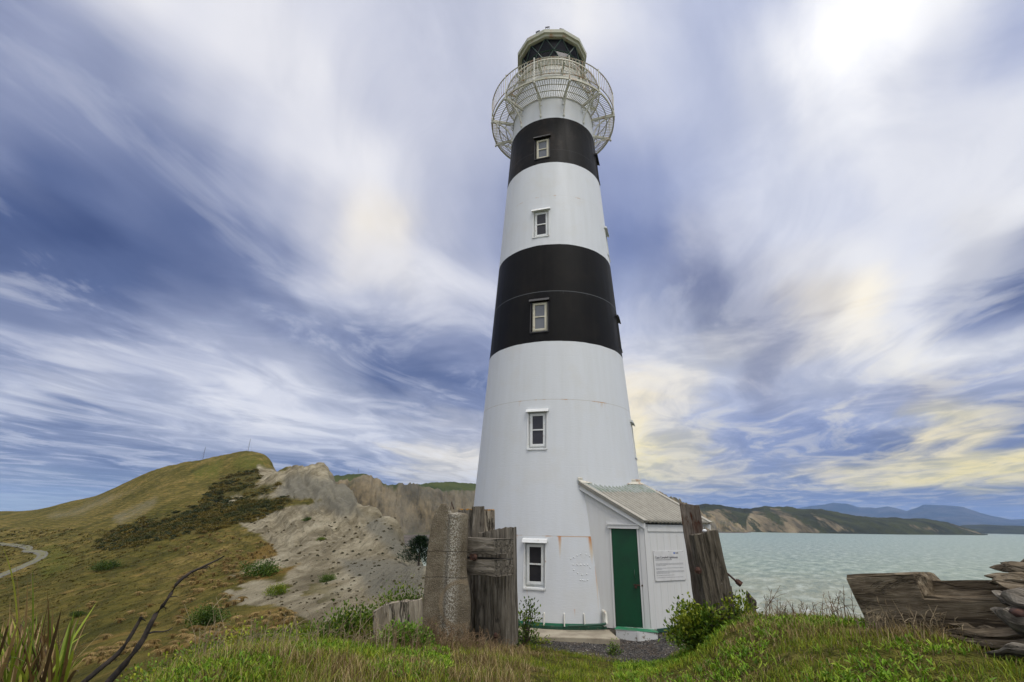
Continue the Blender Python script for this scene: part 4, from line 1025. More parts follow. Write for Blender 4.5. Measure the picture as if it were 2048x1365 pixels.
b = MB(); b.tube([st*.61+UZ*(SH-.047)+ns_*.021, st*.61+UZ*(SH-.047)+ns_*.0235], .02, 16); b.build('emblem', m_blue, sign)
b = MB(); rr_ = random.Random(3)
def words(x0, x1, z, hgt, mb):
    x = x0
    while x < x1:
        w = rr_.uniform(.012, .045)*hgt/.009; mb.frame(st*x+UZ*z+ns_*.0212, st*min(w, x1-x), ns_*.001, UZ*hgt); x += w+.006*hgt/.009
b2 = MB(); b2.frame(st*.045+UZ*(SH-.185)+ns_*.0212, st*.475, ns_*.001, UZ*.012); b2.build('subtitle', m_sub, sign)
for z, x1 in ((.245, .86), (.265, .86), (.285, .33), (.335, .86), (.355, .22), (.395, .86), (.415, .86), (.435, .42), (.475, .56), (.518, .82)):
    b = MB(); b.frame(st*.045+UZ*(SH-z-.01)+ns_*.0212, st*(x1-.045), ns_*.001, UZ*.0075); b.build('text_line', m_greyink, sign)
for x in (.02, .45, .88):
    for z in (.015, SH-.015): b = MB(); b.ball(st*x+UZ*z+ns_*.021, .006, 6); b.build('screw', m_rust, sign)

# drain pipe round the foot of the tower
pp = MB(); pts_ = [tv(a)[0]*(rt(0)+.17)+UZ*(.055+.002*(a-4)) for a in np.linspace(4, 21.5, 12)]
n_, s_ = tv(22.3)
b_ = MB(); b_.tube(pts_+[n_*(rt(0)+.16)+UZ*.12], .024, 8)
dp_ = b_.build('drain_pipe', m_gbase, None, True, (TX, TY, 0)); tag(dp_, 'green drain pipe lying along the foot of the white tower', 'pipe')
b_ = MB(); b_.tube([n_*(rt(0)+.16)+UZ*.10, n_*(rt(0)+.155)+UZ*.26, n_*(rt(0)+.13)+UZ*.30, n_*(rt(0)+.02)+UZ*.31], .032, 8); b_.build('elbow', m_whitem, dp_, True)
# apron slab
sl = MB(); top = []; 
edge = [(892, 1274), (925, 1270), (1000, 1272), (1100, 1274), (1180, 1276), (1240, 1279)]
V = []
for (u, v) in edge: r_ = ray(u, v); q = np.array([0, 0, CH])+r_*((-.035-CH)/r_[2]); V.append(q)
back_ = [np.array([TX, TY, 0])+tv(a)[0]*(rt(0)-.1)+UZ*-.035 for a in (-62, -45, -28, -12, 8, 26)]
k = len(edge); Vt = V+back_; Vb = [p-UZ*.12 for p in Vt]
sl.add(Vt+Vb, [(i, i+1, k+i+1, k+i) for i in range(k-1)]+[(i, 2*k+i, 2*k+i+1, i+1) for i in range(k-1)]+[(0, k, 3*k, 2*k), (k-1, 3*k-1, 4*k-1, 2*k-1)])
m_slab, g, bs = mat('apron_concrete'); P = coord(g)
c = g.mix(g.maprange(g.noise(P, 2.5, 6, .65), .4, .62), (.36, .32, .24), (.25, .215, .16)); fin(g, bs, c, .9, g.bump(g.noise(P, 30, 4, .6), .4, .01))
tag(bevel(sl.build('apron_slab', m_slab), .015), 'pale concrete slab skirting the front of the tower', None, None, 'structure')

# ================================================================== TIMBER AND CONCRETE
def woodmat(name, a, b, c_, grain=(1, 1, .12), crack=.5):
    m, g, bs = mat(name); P = g.vmath('MULTIPLY', coord(g), grain)
    n1 = g.noise(P, 16., 7, .68, .6); n2 = g.noise(P, 55., 4, .7); n3 = g.noise(coord(g), 2.2, 5, .6)
    n0 = g.noise(P, 5., 5, .6, .8)
    col = g.ramp(n1, [(.32, a), (.50, b), (.68, c_)])
    col = g.mix(g.maprange(n3, .48, .68, 0, .55), col, tuple(np.array(a)*1.2))
    ck = g.math('MULTIPLY', g.maprange(n0, .47, .50), g.maprange(n0, .53, .50)); ck = g.math('MULTIPLY', ck, crack)
    col = g.mix(ck, col, (.012, .010, .008))
    col = g.mix(g.maprange(g.noise(coord(g), 26., 4, .7), .66, .72, 0, .5), col, (.30, .30, .26))
    h = g.math('SUBTRACT', g.math('ADD', n1, g.math('MULTIPLY', n2, .4)), g.math('MULTIPLY', ck, 1.2))
    fin(g, bs, col, .93, g.bump(h, .9, .022), .15); return m
m_wood = woodmat('weathered_grey_timber', (.060, .052, .040), (.15, .132, .105), (.26, .235, .195))
m_woodd = woodmat('dark_weathered_timber', (.042, .036, .027), (.105, .090, .068), (.18, .158, .125))
m_woodp = woodmat('pale_weathered_timber', (.12, .10, .072), (.26, .225, .175), (.42, .38, .30), crack=.9)
m_woodb = woodmat('brown_rotten_timber', (.055, .041, .026), (.15, .118, .078), (.28, .235, .165))
m_woodr, g, bs = mat('rust_stained_timber'); P = coord(g)
nn_ = g.noise(g.vmath('MULTIPLY', P, (1, 1, .25)), 9., 5, .65); n1 = g.noise(g.vmath('MULTIPLY', P, (1, 1, .12)), 18., 6, .68, .5)
c = g.ramp(n1, [(.32, (.050, .040, .032)), (.5, (.115, .095, .078)), (.68, (.19, .165, .14))])
zz_ = g.sep(P)[2]
c = g.mix(g.math('MULTIPLY', g.maprange(nn_, .53, .58), g.maprange(zz_, 1.35, 1.6)), c, (.055, .022, .012)); fin(g, bs, c, .93, g.bump(n1, .9, .02), .15)
m_lich, g, bs = mat('lichen_orange'); P = coord(g)
fin(g, bs, g.mix(g.maprange(g.noise(P, 12., 5, .7), .42, .55), (.16, .14, .10), (.42, .20, .03)), .95, g.bump(g.noise(P, 40, 4, .6), .6, .01))

def timber(name, m, B, zdir, xdir, L, w, d, parent=None, top=None, seed=0, n=30, m_=9, rough=.012, groove=.02, wprof=None):
    """weathered squared timber: base centre B, length along zdir, width w along xdir, depth d; own frame has Z along the grain"""
    zd = np.array(zdir, float); zd /= np.linalg.norm(zd); xd = np.array(xdir, float); xd -= zd*(xd@zd); xd /= np.linalg.norm(xd); yd = np.cross(zd, xd)
    per = []
    for a, b in (((-1, -1), (1, -1)), ((1, -1), (1, 1)), ((1, 1), (-1, 1)), ((-1, 1), (-1, -1))):
        for k in range(m_):
            f = k/m_; per.append((a[0]+(b[0]-a[0])*f, a[1]+(b[1]-a[1])*f))
    per = np.array(per); np_ = len(per); t = np.arange(np_)
    # ease corners
    rr2 = np.minimum(1, 1.0/np.maximum(np.hypot(per[:, 0]*.72, per[:, 1]*.72), 1e-6)); per = per*np.minimum(1, rr2*1.0+.0)[:, None]*1.0
    gv_ = np.clip(vn(t*.9+seed*7.1, t*0+seed, seed+5)-.62, 0, 1)*groove*2.6
    V = []
    for i in range(n+1):
        f = i/n; z = f*L
        sc = wprof(f) if wprof else (1, 1, 0, 0)
        px_ = per[:, 0]*w/2*sc[0]+sc[2]; py_ = per[:, 1]*d/2*sc[1]+sc[3]
        j = (vn(t*.8+seed, np.full(np_, z*3.+seed), seed)-.5)*rough*2
        wander = (vn(np.full(np_, z*4.), t*0+.5, seed+9)-.5)*rough
        k = 1-(gv_*(.6+.8*vn(t*.5, np.full(np_, z*5), seed+3))+0)/(.5*np.hypot(w, d))*1.6
        q = np.stack([px_*k+j+wander, py_*k+j*.7, np.full(np_, z)], 1)
        if top is not None and f > .5: q[:, 2] += top(q[:, 0]/(w/2), q[:, 1]/(d/2))*((f-.5)*2)**2
        q[:, 2] += (vn(t*1.1, t*0+seed+2.5, seed+8)-.5)*rough*3*(f > .98)
        V.append(q)
    Q = [(i*np_+j, i*np_+(j+1) % np_, (i+1)*np_+(j+1) % np_, (i+1)*np_+j) for i in range(n) for j in range(np_)]
    T = []; nv = np_*(n+1)
    for base, end in ((0, 0), (n*np_, 1)):
        r0 = V[0] if not end else V[n]; cen_ = r0.mean(0); inner = cen_+(r0-cen_)*.5
        inner[:, 2] += (vn(t*.9, t*0+3.3, seed+11)-.5)*rough*2; V.append(inner); V.append(cen_[None]); ib = nv; ic = nv+np_; nv += np_+1
        for j in range(np_):
            a, b = base+j, base+(j+1) % np_
            Q.append((a, b, ib+(j+1) % np_, ib+j) if end else (b, a, ib+j, ib+(j+1) % np_))
            T.append((ib+j, ib+(j+1) % np_, ic) if end else (ib+(j+1) % np_, ib+j, ic))
    o = mesh_np(name, np.concatenate(V), Q, T, m, None, False)
    M = Matrix(((xd[0], yd[0], zd[0], B[0]), (xd[1], yd[1], zd[1], B[1]), (xd[2], yd[2], zd[2], B[2]), (0, 0, 0, 1)))
    if parent is not None: o.parent = parent; M = parent.matrix_basis.inverted() @ M
    o.matrix_basis = M; return o
def seg(u0, v0, u1, v1, d, d2=None):
    a = ud(u0, v0, d); b = ud(u1, v1, d2 or d); return a, b
XR = np.array([1, 0, 0.])
# A. concrete post (two lobes, arched heads), merged and roughened
dC = 8.7
base = ud(884, 1300, dC); rt_ = ud(930, 1200, dC)-ud(840, 1200, dC); xw = rt_/np.linalg.norm(rt_); xw[2] = 0; xw /= np.linalg.norm(xw); yw = np.array([-xw[1], xw[0], 0])
sc_ = np.linalg.norm(ud(930, 1200, dC)-ud(840, 1200, dC))/90.
def cx_(u): return (u-884)*sc_
def cz_(v): return ud(884, v, dC)[2]-base[2]
mb = MB()
def prism(mb, poly, y0, y1):
    k = len(poly); V = [xw*x+UZ*z+yw*y0 for x, z in poly]+[xw*x+UZ*z+yw*y1 for x, z in poly]
    c0 = np.mean(V[:k], 0); c1 = np.mean(V[k:], 0); V += [c0, c1]
    mb.add(V, [(i, (i+1) % k, k+(i+1) % k, k+i) for i in range(k)], [(2*k, (i+1) % k, i) for i in range(k)]+[(2*k+1, k+i, k+(i+1) % k) for i in range(k)])
left = [(cx_(838), -.5), (cx_(896), -.5), (cx_(892), cz_(1040)), (cx_(884), cz_(1018)), (cx_(874), cz_(1007)), (cx_(864), cz_(1008)), (cx_(853), cz_(1022)), (cx_(846), cz_(1048)), (cx_(842), cz_(1100))]
prism(mb, left[::-1], -.02, .30)
# right lobe: half-round column bulging to the right near the foot
V = []; NK = 22; lev = [-.5, cz_(1250), cz_(1225), cz_(1200), cz_(1170), cz_(1140), cz_(1060), cz_(1036), cz_(1030), cz_(1027)]
ext = [936, 936, 938, 936, 931, 925, 924, 924, 923, 920]
for z, e in zip(lev, ext):
    x0, x1 = cx_(882), cx_(e); cxm = (x0+x1)/2; hw = (x1-x0)/2
    k0 = 1
    for j in range(NK):
        a = 2*pi*j/NK; ca, sa = cos(a), sin(a)
        ca = math.copysign(abs(ca)**.55, ca); sa = math.copysign(abs(sa)**.55, sa)
        V.append(xw*(cxm+hw*ca*k0)+yw*(.06+.20*sa*k0)+UZ*z)
V.append(xw*cx_(902)+yw*.06+UZ*cz_(1024)); V.append(xw*cx_(902)+yw*.06-UZ*.5)
nL = len(lev)
mb.add(V, [(i*NK+j, i*NK+(j+1) % NK, (i+1)*NK+(j+1) % NK, (i+1)*NK+j) for i in range(nL-1) for j in range(NK)], [((nL-1)*NK+j, (nL-1)*NK+(j+1) % NK, nL*NK) for j in range(NK)]+[((j+1) % NK, j, nL*NK+1) for j in range(NK)])
m_cpost, g, bs = mat('shelly_concrete'); P = coord(g)
n1 = g.noise(P, 3., 6, .65); n2 = g.noise(P, 60., 4, .7); n3 = g.noise(P, 52., 3, .6)
c = g.ramp(g.math('ADD', g.math('MULTIPLY', n1, .55), g.math('MULTIPLY', n2, .45)), [(.34, (.075, .062, .042)), (.5, (.15, .125, .088)), (.66, (.24, .21, .155))])
dp = g.n('ShaderNodeVectorMath', operation='DOT_PRODUCT'); g.set(dp.inputs[0], P); dp.inputs[1].default_value = tuple(xw)
xl = dp.outputs['Value']; zl_ = g.sep(P)[2]
c = g.mix(g.math('MULTIPLY', g.maprange(g.math('ABSOLUTE', g.math('SUBTRACT', xl, cx_(893))), cx_(904), cx_(888), 0, 1), g.maprange(n3, .46, .56)), c, (.42, .40, .34))
c = g.mix(g.math('MULTIPLY', g.maprange(n3, .62, .66), .5), c, (.36, .34, .28))
hh = g.n('ShaderNodeVectorMath', operation='DISTANCE'); hh.inputs[1].default_value = tuple(xw*cx_(914)+UZ*cz_(1205)-yw*.1); g.set(hh.inputs[0], P)
ringv = hh.outputs['Value']
c = g.mix(g.math('MULTIPLY', g.math('MULTIPLY', g.maprange(ringv, .27, .29), g.maprange(ringv, .35, .33)), .7), c, (.24, .19, .125))
for zj in (1103, 1154): c = g.mix(g.math('MULTIPLY', g.math('LESS_THAN', g.math('ABSOLUTE', g.math('ADD', g.math('SUBTRACT', zl_, cz_(zj)), g.math('MULTIPLY', g.math('SUBTRACT', n1, .5), .05))), .006), .7), c, (.03, .025, .02))
fin(g, bs, c, .95, g.bump(g.math('ADD', n3, n2), .8, .02), .15)
cpost = mb.build('concrete_post', m_cpost, None, True, tuple(base)); tag(cpost, 'tall rough concrete post with a rounded head and white lichen, left of the timbers', 'post')
md = cpost.modifiers.new('merge', 'REMESH'); md.mode = 'VOXEL'; md.voxel_size = .018; md.use_smooth_shade = True
tx = bpy.data.textures.new('grit', 'CLOUDS'); tx.noise_scale = .05; tx.noise_depth = 3
md = cpost.modifiers.new('grit', 'DISPLACE'); md.texture = tx; md.strength = .014; md.mid_level = .5
b = MB(); q = xw*cx_(880)+UZ*cz_(1032)+yw*-.03
b.frame(q, xw*.14, yw*.1, UZ*.025); b.tube([xw*cx_(884)+UZ*cz_(1024)+yw*.1, xw*cx_(886)+UZ*cz_(1004)+yw*.1, xw*cx_(891)+UZ*cz_(1018)+yw*.12], .012, 6); b.build('iron_strap', m_rust, cpost)
# B. tall split timber behind
dB = 10.2
root = empty('timber_post', ud(953, 1270, dB)); tag(root, 'tall split timber post topped with orange lichen, behind the crossed beams', 'post')
bpz = ud(953, 1285, dB)
def tpost(u0, u1, vt, d, dep, m, par, seed, vb=1285, top=None, name='timber', lean=0):
    a = ud((u0+u1)/2-lean, vb, d); t_ = ud((u0+u1)/2, vt, d); w = np.linalg.norm(ud(u1, vt, d)-ud(u0, vt, d))
    dv2 = t_-a; return timber(name, m, a, dv2, ud(u1, 1100, d)-ud(u0, 1100, d), np.linalg.norm(dv2), w, dep, par, top, seed)
tpost(917, 953, 1021, dB, .34, m_wood, root, 3); tpost(945, 968, 1014, dB-.22, .12, m_wood, root, 4); tpost(966, 989, 1022, dB, .34, m_woodp, root, 5)
for u0, u1, v in ((919, 952, 1020), (968, 988, 1021)):
    o = timber('lichen_crust', m_lich, ud((u0+u1)/2, v+1, dB), UZ, XR, .02, np.linalg.norm(ud(u1, v, dB)-ud(u0, v, dB)), .30, root, None, 6, n=2)
# C. squared post with sloping top, at the slab edge
oC = tpost(958, 1033, 1061, 9.75, .55, m_wood, None, 12, 1290, lambda x, y: .05*x)
tag(oC, 'broad squared timber post with a slanting top against the tower wall', 'post'); oC.name = 'squared_post'
# rotate so that a corner faces the camera
oC.matrix_basis = oC.matrix_basis @ Matrix.Rotation(rad(-24), 4, 'Z') @ Matrix.Scale(.80, 4, (1, 0, 0))
b = MB(); b.ball((.12, -.30, .20), .05, 8); b.build('bolt', m_rust, oC, True)
# D. two crossed beams
def beam(v0, v1, seed, lab):
    d1, d2 = 9.15, 8.75
    c0, c1 = ud(986, v1, 8.62), ud(986, v0, 8.62); lf = ud(912, v1, 8.95); rt2 = ud(1020, v1, 8.98)
    A_ = lf-c0; A_[2] = 0; B_ = rt2-c0; B_[2] = 0; H_ = np.linalg.norm(c1-c0); o = None
    za = A_/np.linalg.norm(A_); yb = np.cross(UZ, za); L_, D2 = np.linalg.norm(A_), abs(B_@yb)+.10; sk = B_@za; V = []; nx, n2_ = 14, 6
    sg = 1 if (B_@yb) > 0 else -1
    for i in range(nx+1):
        ring = []
        for (p, q) in [(k/n2_, 0) for k in range(n2_)]+[(1, k/n2_) for k in range(n2_)]+[(1-k/n2_, 1) for k in range(n2_)]+[(0, 1-k/n2_) for k in range(n2_)]:
            e = (vn(np.array([p*4+seed]), np.array([q*4.+i*.35]), seed)[0]-.5)*.018
            ring.append(np.array([q*H_+e, p*D2*sg+e*.6, i/nx*L_+p*sk*(1-i/nx)]))
        V += ring
    m4 = 4*n2_; Q = [(i*m4+j, i*m4+(j+1) % m4, (i+1)*m4+(j+1) % m4, (i+1)*m4+j) for i in range(nx) for j in range(m4)]
    V += [np.mean(V[:m4], 0), np.mean(V[-m4:], 0)]; T = [(j, (j+1) % m4, (nx+1)*m4) for j in range(m4)]+[(nx*m4+(j+1) % m4, nx*m4+j, (nx+1)*m4+1) for j in range(m4)]
    o = mesh_np('cross_beam', V, Q, T, m_wood, None, False); bevel(o, .012, 2)
    o.matrix_basis = Matrix(((UZ[0], yb[0], za[0], c0[0]), (UZ[1], yb[1], za[1], c0[1]), (UZ[2], yb[2], za[2], c0[2]), (0, 0, 0, 1))); tag(o, lab, 'beam', 'beams bolted across the posts'); return o
b1 = beam(1079, 1110, 21, 'upper of two short grey beams bolted across the posts')
b2 = beam(1121, 1154, 22, 'lower of two short grey beams, with the rusty bolt above it')
b = MB(); q = np.array(b2.matrix_basis.inverted() @ Vector(ud(948, 1115, 8.72))); b.ball(q, .055, 8, (1, 1, 1)); b.frame(q-np.array([.04, .04, .04]), (.09, .01, 0), (0, .08, .02), (0, 0, .075)); b.build('bolt', m_rust, b2)
# E. low plank
oE = tpost(748, 845, 1204, 8.0, .16, m_woodp, None, 31, 1330, lambda x, y: np.where(x < -.45, (x+.45)*.16, 0)); oE.name = 'low_plank'
tag(oE, 'low broad plank with deep cracks standing left of the concrete post', 'plank')
# F. leaning pair on the right
dF = 8.45
oF = tpost(1359, 1398, 1010, dF+.25, .26, m_woodr, None, 41, 1275, lambda x, y: -.03*x, lean=-42); oF.name = 'leaning_post'
tag(oF, 'taller of two leaning posts, rust stained, in front of the porch corner', 'post', 'leaning timber posts right of the porch')
oG = tpost(1380, 1432, 1066, dF-.12, .34, m_woodd, None, 43, 1275, lambda x, y: .02*x, lean=-42); oG.name = 'leaning_post'
oG.matrix_basis = oG.matrix_basis @ Matrix.Rotation(rad(14), 4, 'Z')
tag(oG, 'shorter thick leaning post carrying a bolt and a bent iron rod', 'post', 'leaning timber posts right of the porch')
Mi = oG.matrix_basis.inverted()
sh_ = timber('splinter', m_woodd, ud(1448, 1262, dF-.1), ud(1432, 1120, dF-.1)-ud(1448, 1262, dF-.1), XR, np.linalg.norm(ud(1432, 1120, dF)-ud(1448, 1262, dF)), .12, .30, None, None, 45)
sh_.parent = oG; sh_.matrix_basis = Mi @ sh_.matrix_basis
sh2 = timber('splinter', m_woodd, ud(1462, 1262, dF-.1), ud(1450, 1172, dF-.1)-ud(1462, 1262, dF-.1), XR, np.linalg.norm(ud(1450, 1172, dF)-ud(1462, 1262, dF)), .10, .24, None, None, 46)
sh2.parent = oG; sh2.matrix_basis = Mi @ sh2.matrix_basis
def inF(u, v, d): return np.array(Mi @ Vector(ud(u, v, d)))
b = MB(); b.tube([inF(1396, 1141, dF-.35), inF(1396, 1141, dF-.28)], .05, 8); b.ball(inF(1396, 1141, dF-.33), .045, 8); b.build('bolt', m_rust, oG)
b = MB(); b.tube([inF(*p, dF-.12) for p in ((1436, 1141), (1446, 1143), (1454, 1147), (1462, 1154), (1470, 1161), (1477, 1166))], .014, 7)
rod = b.build('iron_rod', m_rust, oG, True)
b = MB(); p0 = inF(1474, 1163, dF-.12); p1 = inF(1483, 1170, dF-.12); b.tube([p0, p1], .042, 6); b.tube([p0+(p0-p1)*.3, p0], .028, 8); b.build('nut', m_rust, rod)
b = MB(); b.ball(inF(1409, 1062, dF-.05), .035, 8, (1, 1, .7)); b.build('cap', m_wfrm, oG, True)
# G. long squared driftwood beam, notched along its front
dG = 6.9
a = ud(1728, 1240, dG+.15); b_ = ud(2140, 1262, dG-.7); zd = b_-a; zd /= np.linalg.norm(zd); LG = 3.3
yd_ = np.array([-zd[1], zd[0], 0]); yd_ /= np.linalg.norm(yd_); yd_ = yd_ if yd_[1] < 0 else -yd_     # towards camera
H0 = np.linalg.norm(ud(1760, 1148, dG)-ud(1760, 1240, dG)); V = []; NS = 60
for i in range(NS+1):
    s = i/NS*LG; f = np.clip((s-.74)/.03, 0, 1); nb = fbm(np.array([s*2.]), np.array([3.]), 3, 5)[0]*.05
    H = H0-f*.075-max(0, s-.8)*.022+nb*.4; hN = H-.02*(1-f)-f*.125-max(0, s-.8)*.02+nb*.8; wN = .02+.16*f
    ring = [(-.16, -.15), (-.16, H*.5), (-.155, H-.01), (-.10, H), (.16-wN-.01, H), (.16-wN, H-.01), (.16-wN+.004, (H+hN)/2), (.16-wN+.01, hN+.004), (.15, hN), (.16, hN-.012), (.165, H*.55), (.16, H*.3), (.16, -.15)]
    for k, (y, z) in enumerate(ring):
        jit = (vn(np.array([s*5.]), np.array([k*1.7]), 7)[0]-.5)*.02
        ln = (s if s > 0 else 0)-(H0-z)*.0
        sx = s+(1-min(1, s/.5))*((H0-z)*.32)          # raked left end
        V.append(a+zd*sx+yd_*(y+jit)+UZ*(z+jit*.6))
nr_ = 13; Q = [(i*nr_+j, i*nr_+j+1, (i+1)*nr_+j+1, (i+1)*nr_+j) for i in range(NS) for j in range(nr_-1)]
V.append(np.mean(V[:nr_], 0)); T = [(j, nr_*(NS+1), j+1) for j in range(nr_-1)]+[(nr_-1, nr_*(NS+1), 0)]
# local frame with Z along the grain for the wood material
M = np.stack([yd_, np.cross(zd, yd_), zd], 1); Vl = (np.array(V)-a)@M
oL = mesh_np('driftwood_beam', Vl, Q, T, m_woodb, None, False)
oL.matrix_basis = Matrix(((M[0][0], M[0][1], M[0][2], a[0]), (M[1][0], M[1][1], M[1][2], a[1]), (M[2][0], M[2][1], M[2][2], a[2]), (0, 0, 0, 1)))
tag(oL, 'long notched brown beam lying on the mound above the sea', 'beam')
# H. splintered log crossing it
def shard(mb, u0, v0, u1, v1, d0, d1, th, dep, seed):
    """pointed splinter from tip (u0, v0) to butt (u1, v1)"""
    A0 = ud(u0, v0, d0); B0 = ud(u1, v1, d1); n = 14; L = B0-A0; V = []
    y_ = np.array([-L[1], L[0], 0]); y_ /= np.linalg.norm(y_)
    for i in range(n+1):
        f = i/n; w = th*(.10+.9*min(1, f*1.7)**.7)*(1+.35*(vn(np.array([f*7]), np.array([seed*1.]), seed)[0]-.5)); c0 = A0+L*f+UZ*((vn(np.array([f*5]), np.array([seed+2.]), seed)[0]-.5)*.05)
        for k in range(10):
            an_ = 2*pi*k/10; jj = 1+.5*(vn(np.array([k*1.3]), np.array([f*3+seed]), seed+1)[0]-.5)
            V.append(c0+UZ*w/2*sin(an_)*jj+y_*dep/2*cos(an_)*min(1, .25+f*1.6)*jj)
    mb.add(V, [(i*10+j, i*10+(j+1) % 10, (i+1)*10+(j+1) % 10, (i+1)*10+j) for i in range(n) for j in range(10)], [(0, j+1, j) for j in range(1, 9)])
mb = MB()
for args in ((1972, 1150, 2110, 1172, 6.3, 6.0, .11, .22, 1), (1982, 1133, 2110, 1150, 6.4, 6.1, .12, .18, 2), (2005, 1130, 2110, 1135, 6.5, 6.2, .12, .16, 3), (1980, 1162, 2110, 1190, 6.2, 5.9, .13, .22, 4), (2036, 1121, 2110, 1122, 6.45, 6.2, .05, .1, 8)): shard(mb, *args)
def tofr(mb, name, m, A0, L):
    z_ = L/np.linalg.norm(L); x_ = np.cross(UZ, z_); x_ /= np.linalg.norm(x_); y_ = np.cross(z_, x_); M = np.stack([x_, y_, z_], 1)
    mb.V = [(v-A0)@M for v in mb.V]; o = mb.build(name, m, None, False)
    o.matrix_basis = Matrix(((M[0][0], M[0][1], M[0][2], A0[0]), (M[1][0], M[1][1], M[1][2], A0[1]), (M[2][0], M[2][1], M[2][2], A0[2]), (0, 0, 0, 1))); return o
A0 = ud(1972, 1150, 6.3); o = tofr(mb, 'splintered_log', m_woodb, A0, ud(2110, 1172, 6.0)-A0); tag(o, 'grey splintered log end with pointed shards at the right edge, uppermost', 'log')
mb = MB()
for args in ((1992, 1188, 2110, 1225, 6.0, 5.7, .17, .22, 5), (1986, 1216, 2110, 1262, 5.95, 5.65, .20, .24, 6)): shard(mb, *args)
A0 = ud(1992, 1188, 6.0); o = tofr(mb, 'broken_log', m_wood, A0, ud(2110, 1225, 5.7)-A0); tag(o, 'pale broken log end with a rusty patch, over the notched beam', 'log')
b = MB(); q = np.array(o.matrix_basis.inverted() @ Vector(ud(2044, 1228, 5.72))); b.ball(q, .07, 8, (1, .5, 1.1)); b.build('rust_patch', m_rust, o, True)
mb = MB()
for args in ((1882, 1262, 2130, 1275, 6.35, 5.9, .13, .22, 9), (1895, 1252, 1990, 1262, 6.4, 6.2, .05, .12, 10), (1900, 1276, 2130, 1292, 6.25, 5.8, .09, .2, 12)): shard(mb, *args)
A0 = ud(1882, 1262, 6.3); o = tofr(mb, 'rotten_log', m_woodb, A0, ud(2130, 1272, 5.9)-A0); tag(o, 'rotten brown log half sunk in the grass below the notched beam', 'log')
mb = MB(); shard(mb, 1972, 1302, 2130, 1300, 5.75, 5.4, .09, .16, 14); A0 = ud(1972, 1302, 5.75); o = tofr(mb, 'driftwood_stick', m_wood, A0, ud(2130, 1300, 5.4)-A0); tag(o, 'small grey driftwood piece in the grass, lowest at the right edge', 'driftwood')
# J. broken stump at the cliff edge
root = empty('broken_stump', ud(1500, 1232, 9.6)); tag(root, 'small broken stump at the cliff edge behind the leaning posts', 'stump')
tpost(1494, 1512, 1193, 9.6, .14, m_woodd, root, 51, 1245, lambda x, y: -.06*x); tpost(1487, 1495, 1213, 9.5, .08, m_woodb, root, 52, 1245, lambda x, y: .1*x)

# ================================================================== PLANTS
def vegmat(name, rough=.6, trans=.25, var=.25):
    m, g, bs = mat(name); nt = g.t
    a = g.n('ShaderNodeAttribute'); a.attribute_name = 'col'
    n_ = g.noise(coord(g), 3., 3, .6)
    c = g.mix(g.maprange(n_, .35, .65, 0, var), a.outputs['Color'], g.mix(1., a.outputs['Color'], (.6, .6, .45), 'MULTIPLY'))
    fin(g, bs, c, rough, None, .25)
    tl = g.n('ShaderNodeBsdfTranslucent'); g.set(tl.inputs[0], c); mx = g.n('ShaderNodeMixShader'); mx.inputs[0].default_value = trans
    nt.links.new(bs.outputs[0], mx.inputs[1]); nt.links.new(tl.outputs[0], mx.inputs[2]); nt.links.new(mx.outputs[0], nt.nodes['Material Output'].inputs[0]); return m
m_veg = vegmat('plant_leaf'); m_dry = vegmat('dry_stalk', .85, .1); m_twig, g, bs = mat('bark_brown'); P = coord(g); fin(g, bs, g.mix(g.noise(P, 30, 4, .6), (.030, .020, .014), (.11, .085, .065)), .9)
m_dtwig, g, bs = mat('bark_black'); P = coord(g); fin(g, bs, g.mix(g.maprange(g.noise(P, 30, 4, .6), .4, .7), (.010, .008, .007), (.055, .040, .030)), .85)
GREENS = np.array([(.145, .22, .012), (.195, .27, .014), (.25, .30, .02), (.10, .16, .010), (.30, .30, .03)])
DRYS = np.array([(.22, .155, .06), (.31, .23, .10), (.13, .085, .040), (.40, .31, .17), (.17, .13, .035)])
def pick(pal, n, rs, jit=.15):
    c = pal[rs.randint(0, len(pal), n)]; return c*(1+rs.uniform(-jit, jit, (n, 1)))
def blades(P, h, w, az, lean, col, segs=3, curl=1.):
    n = len(P); V = np.zeros((n, segs*2+1, 3)); dx = np.cos(az); dy = np.sin(az); sx = -dy; sy = dx
    for s in range(segs+1):
        t = s/segs; off = lean*h*t**(1+curl); z = h*(t-.25*np.abs(lean)*t*t)
        cxp = P[:, 0]+dx*off; cyp = P[:, 1]+dy*off; cz = P[:, 2]+z; ww = w*(1-t)**.7/2 if s < segs else 0*w
        if s < segs:
            V[:, s*2] = np.stack([cxp-sx*ww, cyp-sy*ww, cz], 1); V[:, s*2+1] = np.stack([cxp+sx*ww, cyp+sy*ww, cz], 1)
        else: V[:, s*2] = np.stack([cxp, cyp, cz], 1)
    k = segs*2+1; b = np.arange(n)[:, None]*k
    Q = np.concatenate([b+np.array([[s*2, s*2+1, s*2+3, s*2+2]]) for s in range(segs-1)]); T = b+np.array([[segs*2-2, segs*2-1, segs*2]])
    return V.reshape(-1, 3), Q, T, np.repeat(col, k, 0)
